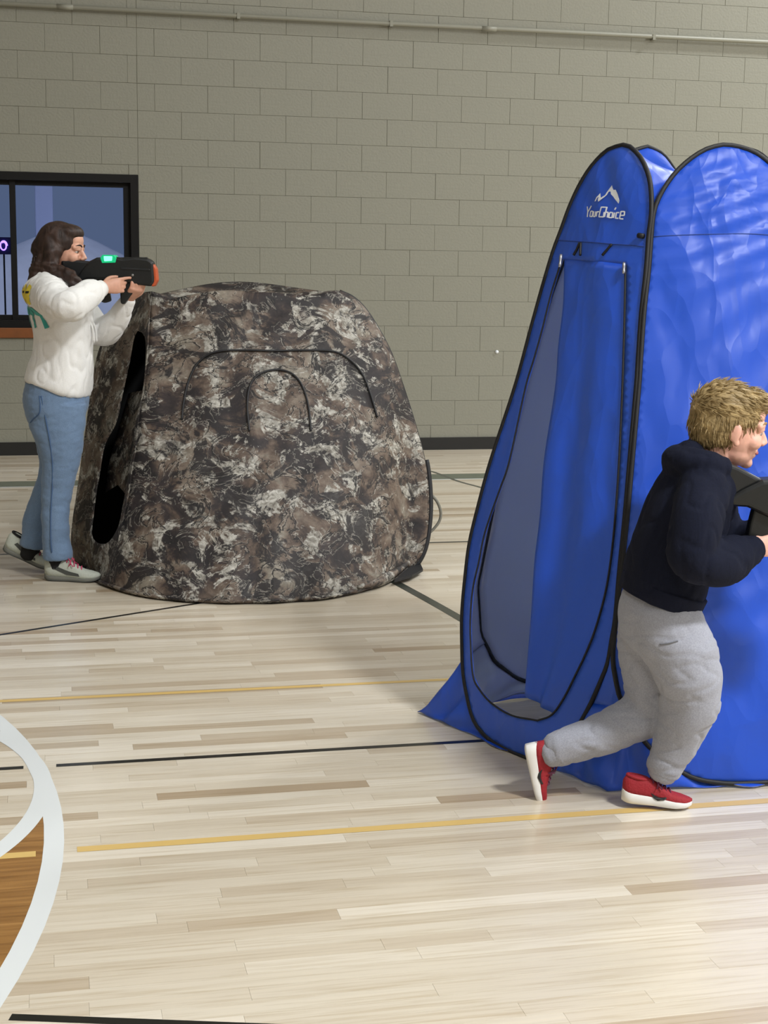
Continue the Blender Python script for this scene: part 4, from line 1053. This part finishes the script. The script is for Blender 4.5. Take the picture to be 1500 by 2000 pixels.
# hair
M_WHAIR = hair_mat('brown_hair', srgb(30, 21, 18), srgb(66, 48, 40), (2, 2, .7))
hr = []
def H(q, r, ry=0): hr.append(ell_vf(HX(q), np.array(r), HRm@rotm(0, ry, 0)))
H((-.022, 0, .045), (.104, .087, .088)); H((-.012, -.066, .0), (.036, .026, .045)); H((-.012, .066, .0), (.036, .026, .045)); H((-.05, 0, .01), (.085, .092, .10)); H((.03, 0, .085), (.062, .07, .04))
H((-.10, 0, -.005), (.05, .07, .06)); H((-.088, 0, -.06), (.052, .075, .075))
hr.append(loft_vf([HX((-.05, -.06, .04)), HX((-.03, -.084, -.0)), HX((-.025, -.088, -.06)), HX((-.03, -.095, -.12)), HX((-.05, -.11, -.17))], [(.03, .03), (.03, .026), (.042, .032), (.05, .035), (.03, .02)], (1, 0, 0)))
hr.append(loft_vf([HX((-.03, .082, .01)), HX((-.02, .085, -.06)), HX((-.03, .09, -.13))], [(.032, .03), (.042, .032), (.04, .03)], (1, 0, 0)))
hr.append(loft_vf([HX((-.08, 0, -.05)), HX((-.085, -.02, -.11)), HX((-.10, -.03, -.17)), HX((-.12, -.03, -.22))], [(.085, .045), (.10, .05), (.09, .04), (.05, .02)], LATY))
hr.append(loft_vf([HX((-.01, -.10, -.09)), WB(140, 545, .14), WB(152, 575, .15), WB(163, 592, .13), WB(168, 603, .11)], [.03, .035, .034, .034, .014], LATY))
hair = fuse('hair', hr, M_WHAIR, wo, .006, 3, lambda P: (.0025*np.sin((P[:, 2]*1.0+.35*P[:, 0])*150+8*vnoise(P, 14, 3))+.012*vnoise(P, 30, 1))*np.clip((hc[2]+.03-P[:, 2])/.08, .12, 1))
V = MB()
for i in range(90):
    a = rng.uniform(-1.2, 1.2); s0 = HX((-.06-.03*rng.random(), -.085*math.sin(a), -.02-.03*rng.random()))
    L_ = rng.uniform(.10, .20); q = [s0+np.array([-.012*math.cos(a)-.03*t+.012*math.sin(9*t+i), -.02*math.sin(a)*t+.01*math.cos(7*t+i*2), -L_*t]) for t in np.linspace(0, 1, 9)]
    V.add(tube_vf(q, np.linspace(.0035, .0008, 9), 5))
mk('curls', V.v, V.f, M_WHAIR, hair)
# shoes
M_WSH = plain('pale_grey_mesh', srgb(186, 190, 178), .8, bump=.2, bscale=150, var=.05); M_WSO = plain('grey_sole', srgb(112, 112, 104), .7)
M_WDK = plain('dark_grey_rubber', srgb(72, 74, 70), .7); M_PINK = plain('pink_lace', srgb(196, 70, 104), .7); M_SOCK = plain('black_sock', srgb(22, 22, 24), .9)
h0 = WB(88, 1112, .09); h0[2] = .004; t0 = WB(186, 1139, .09)
shoe(wo, (h0[0], -.09, .002), (1, -.10, 0), (0, 0, 1), .27, (M_WSH, M_WSO, M_WDK, M_SOCK), M_PINK, 'woman')
a = WB(33, 1090, -.09); fw = np.array([.235, -.01, -.10]); fw /= np.linalg.norm(fw)
bk = np.array([WB(92, 1128, -.09)[0], .09, .012])-fw*.235
shoe(wo, bk, fw, (.4, 0, .92), .262, (M_WSH, M_WSO, M_WDK, M_SOCK), M_PINK, 'woman')
mk('sock', *loft_vf([WB(113, 1060, .08), WB(112, 1088, .08), WB(112, 1106, .08)], [.05, .048, .046], LATY, 18), M_SOCK, wo)
mk('sock', *loft_vf([WB(72, 1045, -.09), WB(62, 1066, -.09), WB(56, 1084, -.09)], [.05, .047, .044], LATY, 18), M_SOCK, wo)
gl = WB(200, 530, .035); gw = WB.o+HR*gl[0]+HF*gl[1]; gw[2] = gl[2]
tagger('laser_tagger', tuple(gw), (0, 0, -YAW), 'black toy laser gun with glowing green light aimed over the camouflage tent')

# ---------------------------------------------------------------- running boy
BY = Body(1.665, 3.755)
bo = empty('person', tuple(BY.o), -YAW)
tag(bo, 'running person in navy hoodie and grey joggers beside the blue tent', 'person')
SKB = skin_mat('fair_skin', srgb(232, 178, 158))
bc = BY(1427, 836); BRm = rotm(0, .16, .05); kB = .93
hp, BX = head_parts(bc, BRm, kB)
body = list(hp)
body.append(loft_vf([BX((-.028, 0, -.03)), BX((-.035, 0, -.085)), BY(1392, 912)], [(.045, .05), (.044, .048), (.055, .05)], LATY))
body.append(loft_vf([BY(1388, 915), BY(1370, 950), BY(1340, 1010), BY(1312, 1080), BY(1292, 1145), BY(1286, 1185)], [(.05, .05), (.11, .07), (.11, .085), (.10, .085), (.10, .08), (.085, .07)], LATY))
nearleg = [(1288, 1200, .045), (1318, 1240, .07), (1350, 1300, .07), (1362, 1340, .065), (1345, 1390, .05), (1322, 1445, .035), (1293, 1506, .02)]
farleg = [(1278, 1200, -.045), (1268, 1270, -.065), (1268, 1345, -.065), (1258, 1398, -.06), (1200, 1422, -.05), (1140, 1446, -.045), (1072, 1474, -.04)]
body.append(loft_vf([BY(*q) for q in nearleg], [.06, .072, .065, .055, .05, .042, .034], LATY))
body.append(loft_vf([BY(*q) for q in farleg], [.06, .072, .065, .055, .05, .042, .034], LATY))
sN, eN, wN = BY(1362, 965, .14), BY(1352, 1096, .20), BY(1466, 1074, .11)
sF, eF, wF = BY(1385, 965, -.13), BY(1420, 1075, -.16), BY(1520, 1020, -.05)
body.append(loft_vf([sN, eN, wN], [.042, .036, .026], LATY)); body.append(loft_vf([sF, eF, wF], [.042, .036, .026], LATY))
body += hand_parts(BY(1470, 1072, .10), (1, .25, .18), (.05, .1, 1), (-.1, 1, 0), .80, [(.5, .9, .7), (.7, 1.1, .8), (.7, 1.1, .8), (.7, 1.1, .8)], [(.6, .5, .6), (1, .1, .4), (1, 0, .1)])
body += hand_parts(BY(1524, 1016, -.045), (.7, -.5, .3), (.6, .6, .2), (0, .2, 1), .80, [(.5, .9, .7)]*4, [(.2, .9, .6), (.3, .5, 1), (.1, .2, 1)])
bd = fuse('body', body, SKB, bo, .0042, 3)
eyes(BX, kB, BRm, bo, srgb(70, 90, 110), srgb(150, 120, 84))
v, f = loft_vf([BX((.080, -.02, -.059)), BX((.0925, 0, -.0585)), BX((.080, .02, -.059))], [(.0035, .0045), (.006, .004), (.0035, .0045)], (0, 0, 1), 10); mk('lips', v, f, M_LIP, bo)
# hoodie
M_NAVY = cloth_mat('navy_fleece', srgb(17, 21, 38), .95, .35, 50, .12)
hd = [loft_vf([BY(1396, 898), BY(1382, 925), BY(1356, 975), BY(1328, 1040), BY(1308, 1105), BY(1296, 1146), BY(1289, 1166)], [(.075, .058), (.125, .095), (.148, .112), (.144, .118), (.142, .120), (.145, .120), (.142, .118)], LATY, 28, 60, .1)]
hd.append(loft_vf([BY(1372, 955, .10), BY(1366, 1010, .165), BY(1352, 1085, .195), BY(1395, 1098, .17), BY(1440, 1086, .13), BY(1464, 1076, .108)], [.07, .068, .066, .064, .056, .042], LATY, 22))
hd.append(loft_vf([BY(1385, 960, -.10), BY(1400, 1010, -.14), BY(1420, 1070, -.15), BY(1470, 1050, -.10), BY(1512, 1024, -.055)], [.068, .066, .06, .055, .042], LATY, 22))
hd.append(loft_vf([BY(1408, 915, .085), BY(1370, 905, .10), BY(1335, 903, .06), BY(1326, 903, 0), BY(1335, 903, -.06), BY(1372, 905, -.10), BY(1408, 915, -.085)], [.03, .036, .042, .045, .042, .036, .03], (0, 0, 1), 16, 50))
hd.append(loft_vf([BY(1348, 900, .045), BY(1345, 898, -.045)], [(.05, .042)]*2, (0, 0, 1), 16))
hood = fuse('hoodie', hd, M_NAVY, bo, .0065, 5, lambda P: crease(P, 8, .011, 9.0, (1.2, 1, .8)))
mk('cuff', *loft_vf([BY(1458, 1078, .112), BY(1473, 1071, .10)], [.040, .036], LATY, 18), M_NAVY, hood)
mk('hem_band', *loft_vf([BY(1299, 1142), BY(1288, 1170)], [(.150, .122), (.146, .118)], LATY, 28, 12, .08), M_NAVY, hood)
# joggers
M_GREY = cloth_mat('grey_fleece', srgb(158, 160, 171), .95, .25, 70, .10)
jg = [loft_vf([BY(1294, 1148), BY(1285, 1195), BY(1285, 1235)], [(.122, .098), (.134, .108), (.126, .105)], LATY, 26, 30)]
jg.append(loft_vf([BY(1292, 1190, .045), BY(1308, 1236, .062), BY(1334, 1285, .075), BY(1348, 1330, .07), BY(1345, 1378, .055), BY(1328, 1432, .035), BY(1308, 1474, .025), BY(1297, 1503, .02)], [.094, .104, .098, .088, .082, .07, .058, .05], LATY, 24, 70, .4))
jg.append(loft_vf([BY(1275, 1195, -.045), BY(1270, 1260, -.065), BY(1276, 1330, -.065), BY(1268, 1385, -.06), BY(1225, 1410, -.055), BY(1160, 1437, -.045), BY(1088, 1466, -.04)], [.088, .096, .084, .074, .066, .058, .05], LATY, 24, 70))
def jwr(P):
    low = np.clip((.75-P[:, 2])/.3, .3, 1.1)
    return crease(P, 7.5, .009, 4.0, (.7, .8, 1.9))*low
jog = fuse('joggers', jg, M_GREY, bo, .006, 6, jwr)
mk('cuff', *loft_vf([BY(1300, 1496, .02), BY(1293, 1510, .02)], [.048, .042], LATY, 18), M_GREY, jog)
mk('cuff', *loft_vf([BY(1090, 1466, -.04), BY(1074, 1472, -.04)], [.047, .04], LATY, 18), M_GREY, jog)
bg_ = BVHTree.FromObject(jog, bpy.context.evaluated_depsgraph_get())
pk = [on_side(bg_, BY(x, y_, .15), .001) for x, y_ in ((1288, 1258), (1305, 1254), (1322, 1249))]
tube('pocket_seam', catmull(pk, 14), .0022, plain('grey_seam', srgb(112, 113, 118), .9), jog, 6)
# hair
M_BHAIR = hair_mat('blond_hair', srgb(122, 102, 66), srgb(188, 163, 116), (1, 3, 3))
hr = []
def H2(q, r, ry=0): hr.append(ell_vf(BX(q), np.array(r)*kB, BRm@rotm(0, ry, 0)))
H2((-.022, 0, .048), (.106, .087, .086)); H2((-.045, 0, .005), (.078, .083, .075)); H2((.03, 0, .09), (.07, .068, .036)); H2((.05, 0, .085), (.05, .055, .03), .4); H2((-.065, 0, -.035), (.045, .06, .045))
bhair = fuse('hair', hr, M_BHAIR, bo, .006, 3, lambda P: .004*vnoise(P, 25, 2))
V = MB()
co = np.array([v_.co[:] for v_ in bhair.data.vertices]); no = np.array([v_.normal[:] for v_ in bhair.data.vertices])
hl = (co-np.asarray(bc))@BRm/kB
idx = rng.choice(len(co), 1500)
for i in idx:
    sw_ = BRm@np.array([.75, 0, -.12]) if hl[i][2] > .04 else BRm@np.array([.25, 0, -1.0])
    n0 = no[i]; tdir = sw_-(sw_@n0)*n0; tdir /= np.linalg.norm(tdir)+1e-9; L_ = rng.uniform(.018, .034); tdir = tdir+rng.normal(0, .18, 3)
    p = co[i]-n0*.001; q = [p, p+tdir*L_*.5+n0*.004, p+tdir*L_+n0*.0035]
    V.add(tube_vf(q, [.0016, .0013, .0003], 4))
mk('strands', V.v, V.f, M_BHAIR, bhair)
# shoes
M_RED = plain('red_knit', srgb(150, 27, 38), .75, bump=.25, bscale=160, var=.08); M_WSOLE = plain('white_foam', srgb(228, 226, 222), .6); M_BLK = plain('black_mark', srgb(20, 18, 20), .5); M_PURP = plain('dark_lace', srgb(92, 30, 62), .7)
shoe(bo, (BY(1213, 1558, .02)[0], -.02, .016), (1, -.08, -.06), (.07, 0, 1), .197, (M_RED, M_WSOLE, M_BLK, M_RED), M_PURP, 'boy')
hl_ = BY(1022, 1455, -.04); tl_ = BY(1052, 1590, -.04); fw = tl_-hl_; fw /= np.linalg.norm(fw)
shoe(bo, hl_, fw, (.95, 0, .35), .19, (M_RED, M_WSOLE, M_BLK, M_RED), M_PURP, 'boy')
gl = BY(1506, 980, .075); gw = BY.o+HR*gl[0]+HF*gl[1]; gw[2] = gl[2]
tagger('laser_tagger', tuple(gw), (0, .40, -YAW), 'black toy laser gun tucked under the arm of the running person', 1.0, False)
